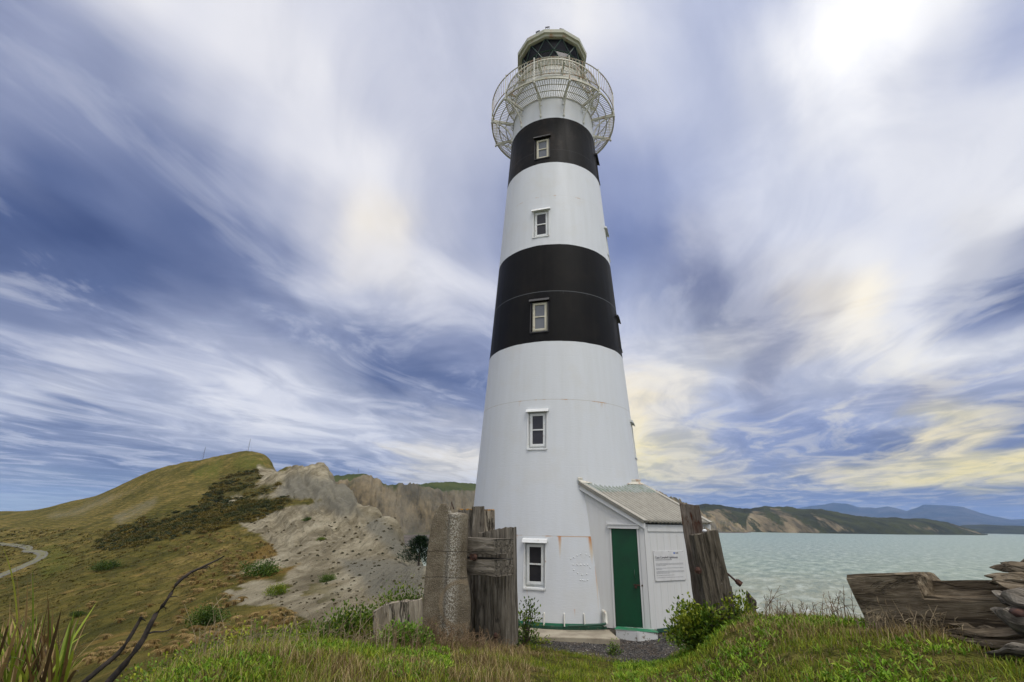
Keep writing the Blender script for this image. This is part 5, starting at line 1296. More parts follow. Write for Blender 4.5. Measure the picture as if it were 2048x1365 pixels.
def scatter(n, a0, a1, d0, d1, rs, keep=None):
    a = rs.uniform(rad(a0), rad(a1), n*3); d = np.sqrt(rs.uniform(d0*d0, d1*d1, n*3)); x = np.sin(a)*d; y = np.cos(a)*d
    z = GZb(x, y); P = np.stack([x, y, z], 1); u, v = pix(P+np.array([0, 0, .0])); ok = (u > -60) & (u < 2110)
    # keep clear of the worn gravel, slab and buildings
    pth = sdf([(905, 1256), (960, 1268), (1010, 1290), (1110, 1298), (1200, 1314), (1262, 1330), (1330, 1322), (1362, 1300), (1372, 1262), (1360, 1220), (1040, 1220), (905, 1230)], u, v)
    pth = pth+(vn(x*4, y*4, 3)-.5)*22
    ok &= pth < 0
    ok &= (np.hypot(x-TX, y-TY) > 2.75)
    ok &= ~((x > 2.0) & (x < 4.6) & (y > 11.0))
    if keep is not None: ok &= keep(x, y, d, u, v, rs)
    return P[ok][:n], u[ok][:n], v[ok][:n]
# fast bilinear ground lookup from the built mesh grid
def GZb(x, y):
    d = np.hypot(x, y); a = np.arctan2(x, y); ia = np.clip(np.searchsorted(azs, a)-1, 0, len(azs)-2); idd = np.clip(np.searchsorted(ds, d)-1, 0, len(ds)-2)
    fa_ = (a-azs[ia])/(azs[ia+1]-azs[ia]); fd = (d-ds[idd])/(ds[idd+1]-ds[idd])
    return (gz[idd, ia]*(1-fa_)+gz[idd, ia+1]*fa_)*(1-fd)+(gz[idd+1, ia]*(1-fa_)+gz[idd+1, ia+1]*fa_)*fd
rs = np.random.RandomState(5)
parts = []
def addg(P, h, w, lean, col, segs=3, curl=1.):
    parts.append(blades(P, h, w, rs.uniform(0, 2*pi, len(P)), lean, col, segs, curl))
def join(parts):
    V = []; Q = []; T = []; C_ = []; n = 0
    for v, q, t, c in parts: V.append(v); Q.append(q+n); T.append(t+n); C_.append(c); n += len(v)
    return np.concatenate(V), np.concatenate(Q), np.concatenate(T), np.concatenate(C_)
# short green turf
P, u, v = scatter(95000, -52, 52, 3.0, 10.2, rs)
dry = vn(P[:, 0]*1.3, P[:, 1]*1.3, 8)*.6+vn(P[:, 0]*4, P[:, 1]*4, 9)*.4
left = np.clip((900-u)/250, 0, 1)
# the crest of the mound and its left part are browner
crest = np.clip(1-np.abs(v-1245)/40, 0, 1)*(u > 1500)
pdry = np.clip((dry-.47)*4.5+.10+left*.15+crest*.5, 0.03, .93); isd = rs.rand(len(P)) < pdry
col = np.where(isd[:, None], pick(DRYS, len(P), rs), pick(GREENS, len(P), rs))
h = (.028+.04*rs.rand(len(P)))*(1+.5*vn(P[:, 0]*2, P[:, 1]*2, 4))*(1+left*.7)*np.where(isd, .75, 1.)
gap = vn(P[:, 0]*2.6, P[:, 1]*2.6, 61)*.6+vn(P[:, 0]*7, P[:, 1]*7, 62)*.4; kp = rs.rand(len(P)) < np.clip((gap-.30)*5, .12, 1); P = P[kp]; h = h[kp]*(.6+.8*gap[kp]); col = col[kp]*(.75+.5*vn(P[:, 0]*1.7, P[:, 1]*1.7, 63))[:, None]
addg(P, h, rs.uniform(.005, .009, len(P)), rs.uniform(.2, 1.1, len(P)), col)
V, Q, T, C_ = join(parts); tag(mesh_np('turf', V, Q, T, m_veg, None, False, dict(col=C_)), 'short green turf over the near bank and mound', 'grass', None, 'stuff')
# taller mixed dry grass on the left bank and round the posts
parts = []
P, u, v = scatter(30000, -50, 6, 4.0, 9.8, rs, lambda x, y, d, u, v, r: (u > 150) & (u < 1060) & (r.rand(len(u)) < np.clip(vn(x*1.6, y*1.6, 12)*2.2-.75, .04, 1)))
cl_ = vn(P[:, 0]*2.2, P[:, 1]*2.2, 14)
isd = rs.rand(len(P)) < np.clip((cl_-.35)*2+.25+.35*(u > 830), .12, .93)
col = np.where(isd[:, None], pick(DRYS, len(P), rs), pick(GREENS*.8, len(P), rs))
addg(P, (.05+.13*rs.rand(len(P))**1.5)*(.6+.8*cl_), rs.uniform(.004, .007, len(P)), rs.uniform(.2, .9, len(P)), col, 4)
P, u, v = scatter(9000, 20, 50, 5.0, 9.0, rs, lambda x, y, d, u, v, r: (v < 1290) & (u > 1480) & (r.rand(len(u)) < np.clip(vn(x*2, y*2, 15)*1.5-.3, .05, 1)))
addg(P, .06+.10*rs.rand(len(P)), rs.uniform(.004, .006, len(P)), rs.uniform(.2, .9, len(P)), pick(DRYS, len(P), rs), 4)
V, Q, T, C_ = join(parts); tag(mesh_np('long_grass', V, Q, T, m_dry, None, False, dict(col=C_)), 'long brown and green grass on the left bank and mound crest', 'grass', None, 'stuff')
# fleshy low ground cover on the mound and bank
def leafmesh(Pc, dirs, L, Wd, col, rs):
    """simple folded leaves: base Pc, direction dirs"""
    n = len(Pc); side = np.cross(dirs, np.array([0, 0, 1.])+rs.normal(0, .35, (n, 3))); side /= np.linalg.norm(side, axis=1)[:, None]+1e-9
    up = np.cross(side, dirs); V = np.zeros((n, 6, 3)); L = L[:, None]; Wd = Wd[:, None]
    V[:, 0] = Pc; V[:, 1] = Pc+dirs*L*.35-side*Wd*.5+up*Wd*.15; V[:, 2] = Pc+dirs*L*.35+side*Wd*.5+up*Wd*.15
    V[:, 3] = Pc+dirs*L*.75-side*Wd*.42+up*Wd*.1; V[:, 4] = Pc+dirs*L*.75+side*Wd*.42+up*Wd*.1; V[:, 5] = Pc+dirs*L-up*Wd*.1
    b = np.arange(n)[:, None]*6
    Q = b+np.array([[1, 2, 4, 3]]); T = np.concatenate([b+np.array([[0, 2, 1]]), b+np.array([[3, 4, 5]])])
    return V.reshape(-1, 3), Q, T, np.repeat(col, 6, 0)
def rdir(n, rs, up=.5):
    d = rs.normal(0, 1, (n, 3)); d[:, 2] = np.abs(d[:, 2])*up+up*.6; return d/np.linalg.norm(d, axis=1)[:, None]
parts = []
P, u, v = scatter(7500, -46, 52, 3.0, 9.3, rs, lambda x, y, d, u, v, r: ((u > 1230) | (u < 900)) & (r.rand(len(u)) < np.where(u > 1230, np.clip(vn(x*1.5, y*1.5, 22)*2.2-.75, 0, 1), np.clip(vn(x*1.8, y*1.8, 23)*2.4-.9, 0, .95))))
k = 9; Pc = np.repeat(P, k, 0)+rs.normal(0, .018, (len(P)*k, 3)); Pc[:, 2] += .012
d_ = rdir(len(Pc), rs, .75); cc = np.repeat(pick(GREENS*np.array([.8, 1.05, .9]), len(P), rs, .25), k, 0)
parts.append(leafmesh(Pc, d_, rs.uniform(.03, .065, len(Pc)), rs.uniform(.009, .015, len(Pc)), cc, rs))
V, Q, T, C_ = join(parts); tag(mesh_np('ground_cover', V, Q, T, m_veg, None, True, dict(col=C_)), 'low fleshy green ground cover on the bank and mound', 'ground cover', None, 'stuff')

def shrub(name, label, cat, c, rad_, nclump, nleaf, size, pal, seed, grp=None, spread=.22, sticks=True, zflat=False):
    """leafy shrub: stems rising to clumps of leaves"""
    r = np.random.RandomState(seed); c = np.array(c); rad_ = np.array(rad_)
    root = empty(name, c); tag(root, label, cat, grp)
    q = r.normal(0, 1, (nclump, 3)); q /= np.linalg.norm(q, axis=1)[:, None]; q *= (r.rand(nclump, 1)**.35); q[:, 2] = np.abs(q[:, 2])
    cc = q*rad_*(1+.25*r.rand(nclump, 1))
    if sticks:
        sb = MB()
        for k_ in range(0, nclump, max(1, nclump//26)):
            e = cc[k_]; mid_ = e*np.array([.35, .35, .55])+r.normal(0, .03, 3)*rad_[2]; sb.tube([np.array([e[0]*.1, e[1]*.1, -.1]), mid_, e], [.010, .007, .003] if rad_[0] < 1 else [.05, .03, .01], 5)
        sb.build('stem', m_twig, root)
    cl = r.randint(0, nclump, nleaf); sp = spread*np.mean(rad_)
    Pc = cc[cl]+r.normal(0, sp, (nleaf, 3))*np.array([1, 1, .8])
    if name != 'tree': Pc[:, 2] = np.maximum(Pc[:, 2], .01)
    out = Pc/rad_; out /= np.linalg.norm(out, axis=1)[:, None]+1e-6; d_ = out*.6+r.normal(0, .6, (nleaf, 3)); d_[:, 2] += .45; d_ /= np.linalg.norm(d_, axis=1)[:, None]
    tone = pal[r.randint(0, len(pal), nclump)][cl]*(1+r.uniform(-.2, .2, (nleaf, 1)))
    v_, q_, t_, c_ = leafmesh(Pc, d_, r.uniform(.7, 1.3, nleaf)*size, r.uniform(.4, .6, nleaf)*size, tone, r)
    mesh_np('leaves', v_, q_, t_, m_veg, root, True, dict(col=c_)); return root
SG = np.array([(.045, .090, .010), (.075, .135, .012), (.12, .185, .014), (.20, .24, .02)])
SD = np.array([(.055, .105, .014), (.085, .145, .018), (.13, .20, .020)])
SY = np.array([(.10, .165, .014), (.18, .25, .016), (.30, .32, .025)])
def gpt(u, v, d): p = ud(u, v, d); return np.array([p[0], p[1], GZ(p[0], p[1])[0]])
g1 = 'green shrubs growing on the bank'
shrub('coastal_shrub', 'dense glossy shrub at the foot of the two leaning posts', 'shrub', gpt(1402, 1285, 8.05), (.34, .30, .42), 90, 4000, .055, SG, 1)
shrub('coastal_shrub', 'smaller shrub right of the leaning posts', 'shrub', gpt(1462, 1250, 8.4), (.34, .3, .36), 60, 2200, .05, SG, 2)
shrub('coastal_shrub', 'green shrub growing over the broken stump at the cliff edge', 'shrub', gpt(1522, 1235, 9.2), (.24, .24, .30), 40, 1300, .05, SD, 3)
shrub('wall_shrub', 'upright sprigged shrub against the white tower wall', 'shrub', gpt(1053, 1262, 10.35), (.20, .18, .58), 34, 700, .055, SD, 4)
shrub('bank_shrub', 'bright green shrub in front of the low plank', 'shrub', gpt(800, 1330, 7.6), (.30, .25, .24), 70, 3000, .045, np.array([(.07, .17, .012), (.11, .23, .016), (.17, .28, .025)]), 5)
shrub('bank_shrub', 'leafy shrub behind the low plank, beside the concrete post', 'shrub', gpt(800, 1260, 9.3), (.45, .30, .74), 90, 4200, .045, SG, 6)
shrub('bank_shrub', 'rounded green shrub left of the low plank', 'shrub', gpt(702, 1275, 9.0), (.50, .4, .42), 90, 3300, .055, SG, 7)
shrub('bank_shrub', 'low green shrub on the bank edge, between the rounded shrub and the yellowish row', 'shrub', gpt(640, 1290, 8.9), (.4, .35, .25), 60, 1700, .05, SD, 8)
for i, (u_, v_, d_, w_, lab) in enumerate(((345, 1330, 8.0, .45, 'leftmost'), (425, 1320, 8.2, .40, 'second from the left'), (485, 1315, 8.4, .42, 'third from the left'), (565, 1300, 8.6, .38, 'rightmost'))):
    shrub('sprawling_shrub', 'yellowish low shrub on the left bank edge, '+lab+' of four', 'shrub', gpt(u_, v_, d_), (w_, .35, .26+.10*(i == 2)), 50, 1500, .045, SY, 20+i, 'yellowish shrubs along the left bank edge', .28)
shrub('doorstep_weed', 'small weed sprouting left of the doorstep', 'weed', gpt(1224, 1268, 10.2), (.10, .08, .16), 14, 170, .04, SD, 40, None, .4)
shrub('wall_weed', 'low tuft of weeds on the slab under the tower fins', 'weed', gpt(1085, 1262, 10.5), (.22, .05, .07), 20, 260, .03, SY, 41, None, .4)
# dry stalk clumps
def stalks(name, label, c, w, h, n, seed, grp, m=None, br=3):
    r = random.Random(seed); b = MB()
    for i in range(n):
        x, y = r.gauss(0, w*.5), r.gauss(0, w*.35); z0 = GZ(c[0]+x, c[1]+y)[0]-c[2]; hh_ = h*r.uniform(.3, 1.1); lx, ly = r.gauss(0, .28)*hh_, r.gauss(0, .2)*hh_
        p = [np.array([x, y, z0-.02]), np.array([x+lx*.3, y+ly*.3, z0+hh_*.5]), np.array([x+lx, y+ly, z0+hh_])]; b.tube(p, [.0045, .0035, .0018], 4, False)
        for k in range(br):
            f = r.uniform(.35, .9); q = p[1]+(p[2]-p[1])*(f*2-1) if f > .5 else p[0]+(p[1]-p[0])*f*2
            e = q+np.array([r.gauss(0, .22), r.gauss(0, .18), r.uniform(.05, .3)])*h*.7; b.tube([q, (q+e)/2+np.array([0, 0, .01]), e], [.003, .002, .0012], 3, False)
    o = b.build(name, m or m_stalk, None, False, tuple(c))
    if n > 45: o.name = 'dry_undergrowth'; tag(o, label, None, None, 'stuff')
    else: tag(o, label, 'dry weed', grp)
    return o
m_stalk, g, bs = mat('dry_brown_stem'); P = coord(g); fin(g, bs, g.mix(g.maprange(g.noise(P, 5., 4, .6), .35, .65), (.085, .048, .024), (.22, .155, .085)), .9)
m_stalkp, g, bs = mat('pale_dry_stem'); P = coord(g); fin(g, bs, g.mix(g.maprange(g.noise(P, 5., 4, .6), .35, .65), (.14, .10, .055), (.32, .26, .16)), .9)
GS = 'dry brown weeds along the bank and mound'
stalks('dry_weed', 'dense reddish brown dry weeds at the foot of the concrete post', gpt(880, 1330, 8.0), .8, .34, 170, 1, GS, None, 5)
stalks('dry_weed', 'thin dry weeds right of the concrete post, before the slab', gpt(975, 1330, 8.2), .7, .24, 90, 2, GS, None, 5)
stalks('dry_weed', 'brown dry weeds between the low plank and the grass below it', gpt(770, 1345, 7.3), .6, .30, 60, 3, GS)
stalks('dry_weed', 'pale dry stems in the middle of the left bank', gpt(690, 1350, 7.2), .8, .40, 46, 4, GS, m_stalkp)
stalks('dry_weed', 'pale dry stems low on the left bank, below the yellowish shrubs', gpt(520, 1360, 7.0), .9, .36, 50, 5, GS, m_stalkp)
stalks('dry_weed', 'tall bare stems above the left bank edge, right of the dead branches', gpt(405, 1345, 7.4), .2, .62, 12, 6, GS, m_stalkp, 4)
stalks('dry_weed', 'bare forked stems standing at the left end of the mound crest', gpt(1548, 1235, 7.6), .30, .42, 9, 7, GS, None, 4)
stalks('dry_weed', 'bare brown stems in the middle of the mound crest', gpt(1610, 1240, 7.4), .5, .20, 40, 8, GS)
stalks('dry_weed', 'tallest bare stems beside the left end of the notched beam', gpt(1680, 1245, 7.2), .25, .42, 16, 9, GS, None, 4)
stalks('dry_weed', 'pale dry stems before the left half of the notched beam', gpt(1775, 1262, 6.4), .26, .28, 24, 10, GS, m_stalkp)
stalks('dry_weed', 'pale dry stems before the right half of the notched beam', gpt(1880, 1270, 6.3), .22, .24, 20, 11, GS, m_stalkp)
# gravel stones on the worn patch
r_ = np.random.RandomState(9); mb = MB(); cnt = 0
while cnt < 900:
    u_, v_ = r_.uniform(925, 1375), r_.uniform(1262, 1332)
    if sdf([(950, 1272), (1010, 1288), (1110, 1296), (1200, 1312), (1262, 1328), (1330, 1320), (1362, 1298), (1365, 1274), (1240, 1276), (1100, 1276)], np.array([u_]), np.array([v_]))[0] < -6: continue
    rr3 = ray(u_, v_); z0 = -.05; d3 = (z0-CH)/rr3[2]
    for _ in range(3): q = np.array([0, 0, CH])+rr3*d3; z0 = GZb(q[:1], q[1:2])[0]; d3 = (z0-CH)/rr3[2]
    q = np.array([0, 0, CH])+rr3*d3; mb.ball((q[0], q[1], z0+.004), r_.uniform(.008, .024), 6, (1, r_.uniform(.6, 1), .6)); cnt += 1
m_gst, g, bs = mat('gravel_stone'); fin(g, bs, g.ramp(g.noise(coord(g), 20., 2, .5), [(.35, (.03, .03, .032)), (.5, (.10, .095, .09)), (.62, (.34, .31, .27))], 'CONSTANT'), .8)
tag(mb.build('gravel', m_gst, None, True), 'dark gravel and shell fragments worn bare before the door', 'gravel', None, 'stuff')

# ---- plant with strap leaves, bottom left
def strap(V, Q, C_, b, dirv, L, w, droop, col, seg_=12, twist=0.):
    b = np.array(b, float); d = np.array(dirv, float); d /= np.linalg.norm(d); side = np.cross(d, UZ); side /= np.linalg.norm(side)+1e-6; n0 = len(V); p = b.copy()
    for i in range(seg_+1):
        t = i/seg_; ww = w*(.55+1.1*t*(1-t)*1.6)*(1 if t < .85 else (1-t)/.15+.03)/2; up = np.cross(side, d); s2 = side*cos(twist*t)+up*sin(twist*t)
        V.append(p-s2*ww+up*ww*.35); V.append(p-up*0.); V.append(p+s2*ww+up*ww*.35); C_ += [col]*3
        if i < seg_: a_ = n0+i*3; Q.append((a_, a_+1, a_+4, a_+3)); Q.append((a_+1, a_+2, a_+5, a_+4))
        d = d+np.array([0, 0, -droop*t/seg_*2.2]); d /= np.linalg.norm(d); p = p+d*L/seg_
rf_ = random.Random(4); fl = empty('flax_plant', gpt(45, 1330, 2.5)); tag(fl, 'strap-leaved plant with bent green and brown blades in the bottom left corner', 'plant')
FB = np.array(fl.location)
V = []; Q = []; C_ = []
def aim(u0, v0, d0, u1, v1, d1): a = ud(u0, v0, d0)-FB; b = ud(u1, v1, d1)-FB; return a, b
FG = [(.17, .24, .025), (.24, .30, .03), (.11, .17, .02), (.34, .36, .05)]; FD = [(.15, .09, .035), (.30, .20, .09), (.08, .05, .025), (.42, .32, .15)]
Ld = [(40, 1420, 30, 1150, .020, .1, FD[1]), (60, 1420, 62, 1165, .034, .12, FG[0]), (0, 1400, -10, 1190, .04, .2, FG[2]), (30, 1400, 22, 1240, .03, .15, FD[0]), (80, 1410, 88, 1230, .030, .6, FD[0]), (70, 1400, 60, 1130, .018, .05, FD[3]),
      (20, 1400, 2, 1170, .03, .8, FG[3]), (60, 1420, 185, 1222, .040, .12, FG[1]), (40, 1420, 150, 1305, .038, .9, FG[1]), (90, 1420, 175, 1330, .04, 1.0, FG[0]), (60, 1430, 110, 1280, .03, .3, FD[2]), (90, 1430, 130, 1260, .012, .1, FD[2]),
      (50, 1420, 95, 1212, .012, .1, FD[2]), (10, 1420, 18, 1215, .02, .1, FD[1]), (0, 1420, -30, 1260, .05, .4, FG[2]), (30, 1430, 48, 1200, .03, .3, FD[1]), (40, 1430, 204, 1265, .010, .0, FD[3]), (60, 1430, 205, 1298, .010, .1, FD[3]), (70, 1430, 140, 1240, .012, .1, FD[2]), (25, 1430, 5, 1290, .05, .2, FG[2]), (65, 1430, 75, 1300, .05, .3, FG[2]), (110, 1430, 140, 1345, .035, .8, FG[1]), (10, 1440, 36, 1300, .045, .15, FG[0])]
for (u0, v0, u1, v1, w, dr, col) in Ld:
    d0 = 2.45+rf_.uniform(-.15, .15); a, b_ = aim(u0, v0, d0, u1, v1, d0+rf_.uniform(-.15, .2)); L = np.linalg.norm(b_-a); strap(V, Q, C_, a-(b_-a)*.35, (b_-a)+UZ*L*dr*.55, L*(1.42+dr*.35), w*.21, dr, col)
for i in range(260):
    u0 = rf_.uniform(-60, 110); d0 = rf_.uniform(2.25, 2.75); a, b_ = aim(u0, 1440, d0, u0+rf_.uniform(-60, 80), rf_.uniform(1225, 1345), d0+rf_.uniform(-.3, .3)); L = np.linalg.norm(b_-a); dr = rf_.choice([.1, .3, .7, 1.1])
    strap(V, Q, C_, a-(b_-a)*.3, (b_-a)+UZ*L*dr*.4, L*1.35, rf_.uniform(.003, .011), dr, rf_.choice(FG+FD+FD), 10, rf_.uniform(-.6, .6))
mesh_np('leaves', V, Q, None, m_veg, fl, True, dict(col=np.array(C_)))
# dead branches
def branch(name, pts_, d, r0, r1, label, twigs, tip=None):
    P3 = [ud(u, v, d) for u, v in pts_]; o0 = P3[0]; b = MB(); n = len(P3); b.tube([p-o0 for p in P3], list(np.linspace(r0, r1, n)), 8)
    o = b.build(name, m_dtwig, None, True, tuple(o0)); tag(o, label, 'branch', 'dead branches rising beside the strap-leaved plant')
    for tw_, rr4 in twigs: b = MB(); b.tube([ud(u, v, d+.02*i)-o0 for i, (u, v) in enumerate(tw_)], list(np.linspace(rr4, rr4*.3, len(tw_))), 6); b.build('twig', m_dtwig, o, True)
    return o
branch('dead_branch', [(180, 1405), (217, 1365), (251, 1327), (275, 1296), (288, 1276), (300, 1251), (311, 1230), (325, 1213), (342, 1188), (352, 1170), (366, 1156), (384, 1144), (400, 1137), (418, 1128), (434, 1121), (449, 1112)], 2.5, .0125, .0022,
       'longer black dead branch arching up to the right over the valley', [([(294, 1268), (308, 1264), (325, 1264), (337, 1261), (346, 1255)], .004), ([(325, 1213), (331, 1216), (332, 1226)], .002), ([(342, 1194), (352, 1193), (359, 1196)], .002), ([(398, 1138), (410, 1136), (418, 1133), (421, 1139)], .003), ([(366, 1156), (372, 1157), (376, 1152)], .002), ([(384, 1144), (388, 1152)], .002)])
branch('dead_branch', [(140, 1392), (168, 1365), (195, 1342), (216, 1325), (234, 1310), (246, 1296), (256, 1281), (264, 1268), (271, 1256), (277, 1245), (283, 1234)], 2.4, .009, .005,
       'shorter brown dead branch with a pale broken tip', [([(283, 1238), (288, 1240), (292, 1243)], .003)])

# ---- hillside plants
def pickv(mask, n, r):
    idx = np.where(mask & VIS)[0]; return GP[r.choice(idx, min(n, len(idx)), replace=False)]
def pickuv(mask, n, r, gap=5.):
    """visible ground points spread evenly over the slope as seen, with a minimum spacing"""
    idx = np.where(mask & VIS)[0]; out = []; pu = []; iu, iv = gu[idx], gv[idx]; t = 0
    u0, u1, v0, v1 = iu.min(), iu.max(), iv.min(), iv.max()
    while len(out) < n and t < n*30:
        t += 1; a, b = r.uniform(u0, u1), r.uniform(v0, v1); k = np.argmin((iu-a)**2+(iv-b)**2)
        if (iu[k]-a)**2+(iv[k]-b)**2 > 9: continue
        if any((iu[k]-q[0])**2+((iv[k]-q[1])*1.3)**2 < gap*gap for q in pu): continue
        out.append(GP[idx[k]]); pu.append((iu[k], iv[k]))
    return np.array(out)
ico = None
def lumps(P, R_, r, pal, flat=.6, kk=60, ls=1.):
    """one mesh of small leafy mounds"""
    k = kk; n = len(P); d = r.normal(0, 1, (n*k, 3)); d[:, 2] = np.abs(d[:, 2])+.1; d /= np.linalg.norm(d, axis=1)[:, None]
    R2 = np.repeat(R_, k)[:, None]; Pc = np.repeat(P, k, 0)+d*R2*np.array([1, 1, flat])*r.uniform(.45, 1., (n*k, 1))
    tn = np.clip((fbm(P[:, 0]/9, P[:, 1]/9, 3, 97)+.5)*1.5-.25+r.normal(0, .12, n), 0, .999); col = np.repeat(pal[(tn*len(pal)).astype(int)], k, 0)*(1+r.uniform(-.14, .14, (n*k, 1)))
    dd_ = d+r.normal(0, .5, d.shape); dd_ /= np.linalg.norm(dd_, axis=1)[:, None]
    return leafmesh(Pc, dd_, R2[:, 0]*r.uniform(.5, .8, n*k)*ls, R2[:, 0]*r.uniform(.3, .5, n*k)*ls, col, r)
r_ = np.random.RandomState(17)
left_ok = (gu > -60) & (gu < 900) & hs
P = pickv((a_scrub > .25) & left_ok & (vn(GP[:, 0]/4, GP[:, 1]/4, 93) > .22) & ((gv > 1003) | (vn(GP[:, 0]/7, GP[:, 1]/7, 91) > .52)), 1500, r_); dP = np.hypot(P[:, 0], P[:, 1])
SC = np.array([(.060, .068, .018), (.085, .085, .020), (.13, .105, .024), (.17, .13, .025), (.05, .062, .022)])
v_, q_, t_, c_ = lumps(P, dP*.0046*r_.uniform(.5, 1.5, len(P)), r_, SC, .5, 120, .5)
tag(mesh_np('scrub', v_, q_, t_, m_veg, None, True, dict(col=c_)), 'dark scrub covering the gullies above the clay slopes', 'scrub', None, 'stuff')
P = pickv((a_clay > .6) & left_ok & (gv > 1035) & (vn(GP[:, 0]/9, GP[:, 1]/9, 55) > .45), 430, r_); dP = np.hypot(P[:, 0], P[:, 1])
v_, q_, t_, c_ = lumps(P, dP*.0013*r_.uniform(.4, 1.7, len(P))**1.5, r_, np.array([(.06, .058, .025), (.10, .08, .04), (.15, .125, .06)]), .7)
tag(mesh_np('cushion_plants', v_, q_, t_, m_veg, None, True, dict(col=c_)), 'tiny dark plants dotted over the pale clay slope', 'ground cover', None, 'stuff')
# small wind-combed grass texture on the hillside
P = pickv((a_clay < .3) & (a_scrub < .3) & left_ok & (gv > 1060), 5200, r_); dP = np.hypot(P[:, 0], P[:, 1])
HC = np.array([(.12, .105, .022), (.165, .13, .030), (.095, .09, .018), (.22, .16, .05)])
k = 5; Pc = np.repeat(P, k, 0)+r_.normal(0, 1, (len(P)*k, 3))*np.repeat(dP*.003, k)[:, None]*np.array([1, 1, 0]); Pc[:, 2] = GZb(Pc[:, 0], Pc[:, 1])-.03
hB = np.repeat(dP*.0022*r_.uniform(.4, 1.5, len(P)), k)
v_, q_, t_, c_ = blades(Pc, hB, hB*.55, r_.uniform(-.5, .5, len(Pc)), np.full(len(Pc), 1.1), np.repeat(pick(HC, len(P), r_, .2), k, 0), 3)
tag(mesh_np('hill_grass', v_, q_, t_, m_dry, None, False, dict(col=c_)), 'wind-combed olive grass of the valley side', 'grass', None, 'stuff')
# golden tussocks, each its own plant
def tussock_mesh(seed, pal):
    r = np.random.RandomState(seed); n = 420; az_ = r.uniform(0, 2*pi, n); r0 = np.sqrt(r.rand(n))*.16
    P = np.stack([np.cos(az_)*r0, np.sin(az_)*r0, np.full(n, -.03)], 1); ln = r.uniform(.35, 1.9, n)
    az2 = az_+r.normal(0, .4, n); V, Q, T, C_ = blades(P, r.uniform(.38, .62, n), r.uniform(.02, .035, n), az2, ln*.62, pick(pal, n, r, .25), 4, 1.1)
    rr_ = np.hypot(V[:, 0], V[:, 1]); V[:, 2] = .50*np.sqrt(np.maximum(0, 1-(rr_/.74)**2))*np.clip(V[:, 2]/.10, 0, 1)+r.normal(0, .012, len(V)); V[:, 2] = np.maximum(V[:, 2], -.05)
    o = mesh_np('tussock', V, Q, T, m_dry, None, False, dict(col=C_)); return o
TP = np.array([(.27, .18, .065), (.35, .245, .10), (.20, .14, .045), (.42, .31, .14)])
TB = np.array([(.19, .12, .04), (.25, .165, .055), (.14, .10, .03)])
protos = [tussock_mesh(1, TP), tussock_mesh(2, TP), tussock_mesh(3, TB), tussock_mesh(4, TP*.8)]
areas = [([(440, 1190), (560, 1200), (600, 1240), (560, 1265), (440, 1280), (330, 1310), (230, 1335), (150, 1335), (200, 1300), (330, 1285), (420, 1240)], 80, 'golden tussock clump low on the slope beyond the left bank', 'golden tussocks low on the near slope'),
         ([(300, 1100), (430, 1060), (500, 1085), (600, 1090), (720, 1110), (740, 1122), (600, 1120), (560, 1140), (500, 1165), (380, 1190), (330, 1170), (420, 1120)], 105, 'brown-gold tussock clump on the upper slope around the pale clay', 'tussocks on the upper slope round the clay'),
         ([(170, 1180), (420, 1150), (430, 1230), (200, 1290), (120, 1290)], 26, 'lone faded tussock on the open grassy slope left of the clay', 'scattered tussocks on the open grass slope')]
first = [True]*4; ntus = 0
for poly, n, lab, grp in areas:
    s_ = np.full(len(GP), -99.); m_ok = left_ok & (gv > 1040); s_[m_ok] = sdf(poly, gu[m_ok], gv[m_ok]); cl = vn(GP[:, 0]/5, GP[:, 1]/5, 71)
    P = pickuv((s_ > 0) & (a_clay < .55) & (cl > .40), n, r_, 9.5 if 'low on' in lab else 5.5)
    for p in P:
        k = r_.randint(0, 4) if 'upper' not in lab else r_.choice([1, 2, 2, 3])
        if first[k]: o = protos[k]; first[k] = False
        else: o = protos[k].copy(); COL.objects.link(o)
        s0 = r_.uniform(.42, .95)*(np.hypot(p[0], p[1])/62)**.5; o.location = (p[0], p[1], GZb(p[:1], p[1:2])[0]); o.rotation_euler = (0, 0, r_.uniform(0, 6.28)); o.scale = (s0, s0, s0*.95); tag(o, lab, 'tussock', grp); ntus += 1
for k in range(4):
    if first[k]: bpy.data.objects.remove(protos[k])
# a few distinct bushes on the slope
def vert_at(u, v):
    i = np.argmin((gu-u)**2+(gv-v)**2+np.where(hs, 0, 1e9)); return GP[i]
for u_, v_, w_, lab, pal in ((625, 1084, 11, 'bright green round bush on the pale clay slope', SG), (643, 1082, 7, 'smaller green bush touching the round one on the clay', SG), (614, 1043, 8, 'dark bush high on the clay, left of a darker boulder-like one', SD*.6), (659, 1049, 7, 'darkest small bush high on the clay slope', SD*.45),
                            (515, 1152, 26, 'wide dark green bush between the clay patches', SD*.8), (555, 1190, 16, 'olive bush on the lower clay patch', SY*.8), (656, 1163, 13, 'flat grey-brown bush low on the clay', SD*.7), (420, 1247, 26, 'large dark bush near the bottom of the slope', SD*.7), (155, 1233, 8, 'small dark bush alone on the open grass', SD*.6), (215, 1140, 14, 'low dark bush beside the valley track', SD*.6)):
    p = vert_at(u_, v_); d_ = np.hypot(p[0], p[1]); R0 = w_*d_/970
    shrub('hill_bush', lab, 'bush', p, (R0, R0, R0*.62), 40, 2200, R0*.12, pal, int(u_), None, .25, False)
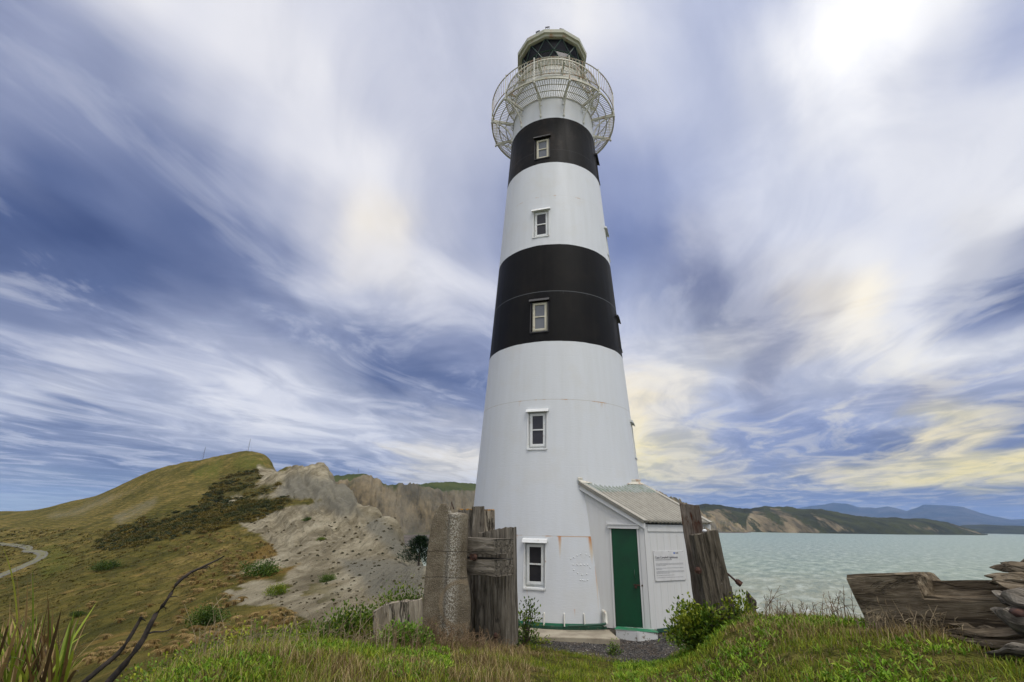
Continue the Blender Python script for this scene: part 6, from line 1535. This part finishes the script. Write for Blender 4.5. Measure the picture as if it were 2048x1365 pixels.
# dark conifer by the concrete post
p = ud(838, 1120, 62); tr_ = empty('conifer_tree', (p[0], p[1], p[2]-.6)); tag(tr_, 'dark spiky conifer behind the concrete post', 'tree')
b = MB(); b.tube([(0, 0, -1), (0, 0, 1.0), (.1, 0, 2.4)], [.16, .12, .03], 7); b.build('trunk', m_twig, tr_, True)
r = np.random.RandomState(3); n = 5200; hz = r.rand(n)**.8; aa = r.uniform(0, 2*pi, n); tier = np.floor(hz*9)/9; R2 = (2.2*(1-hz)**.6+.15)*(.35+.65*r.rand(n))*(1+.35*np.sin(aa*5+tier*11)); Pc = np.stack([np.cos(aa)*R2, np.sin(aa)*R2, .1+hz*2.9+R2*.10+r.normal(0, .08, n)], 1)
d_ = np.stack([np.cos(aa), np.sin(aa), .55+0*aa], 1)+r.normal(0, .3, (n, 3)); d_ /= np.linalg.norm(d_, axis=1)[:, None]
v_, q_, t_, c_ = leafmesh(Pc, d_, r.uniform(.18, .42, n), r.uniform(.04, .09, n), pick(np.array([(.012, .028, .012), (.020, .042, .018), (.03, .055, .022)]), n, r), r)
mesh_np('crown', v_, q_, t_, m_veg, tr_, False, dict(col=c_))
# masts on the hilltops
m_mast, g, bs = mat('mast_steel'); fin(g, bs, (.10, .10, .11), .6)
def mast(u0, v0, u1, v1, d, lab, r0=.16):
    a = ud(u0, v0+2, d); h = ud(u0, v1, d)[2]-a[2]; b = MB(); b.tube([(0, 0, -1), (0, 0, h)], [r0, r0*.8], 6)
    for k in range(int(h/1.6)): b.box((0, 0, 1+k*1.6), (r0*3, r0*3, .1))
    root = empty('mast', a); tag(root, lab, 'mast', 'thin masts on the hilltops'); b.build('pole', m_mast, root)
    for k in range(3): c_ = MB(); an_ = 2*pi*k/3+.4; c_.tube([(0, 0, h*.9), (cos(an_)*h*.35, sin(an_)*h*.35, -1.5)], .03, 3); c_.build('guy_wire', m_mast, root)
mast(405, 919, 411, 894, 588, 'shorter mast on the left shoulder of the main hill'); mast(495, 906, 500, 878, 552, 'taller mast on the very top of the main hill')
mast(716, 948, 717, 937, 1180, 'tiny mast on the green top behind the clay ridge', .22)
# haze over the whole scene
m_hz = bpy.data.materials.new('haze_air'); m_hz.use_nodes = True; nt = m_hz.node_tree; nt.nodes.clear(); out = nt.nodes.new('ShaderNodeOutputMaterial'); pv = nt.nodes.new('ShaderNodeVolumePrincipled')
pv.inputs['Color'].default_value = (.38, .59, 1., 1); pv.inputs['Density'].default_value = 3.1e-5; pv.inputs['Anisotropy'].default_value = .0; nt.links.new(pv.outputs[0], out.inputs['Volume'])
b = MB(); b.box((0, 0, 655), (65000, 65000, 1450)); hz_ = b.build('haze', m_hz); tag(hz_, 'thin blue sea haze', 'haze', None, 'stuff')
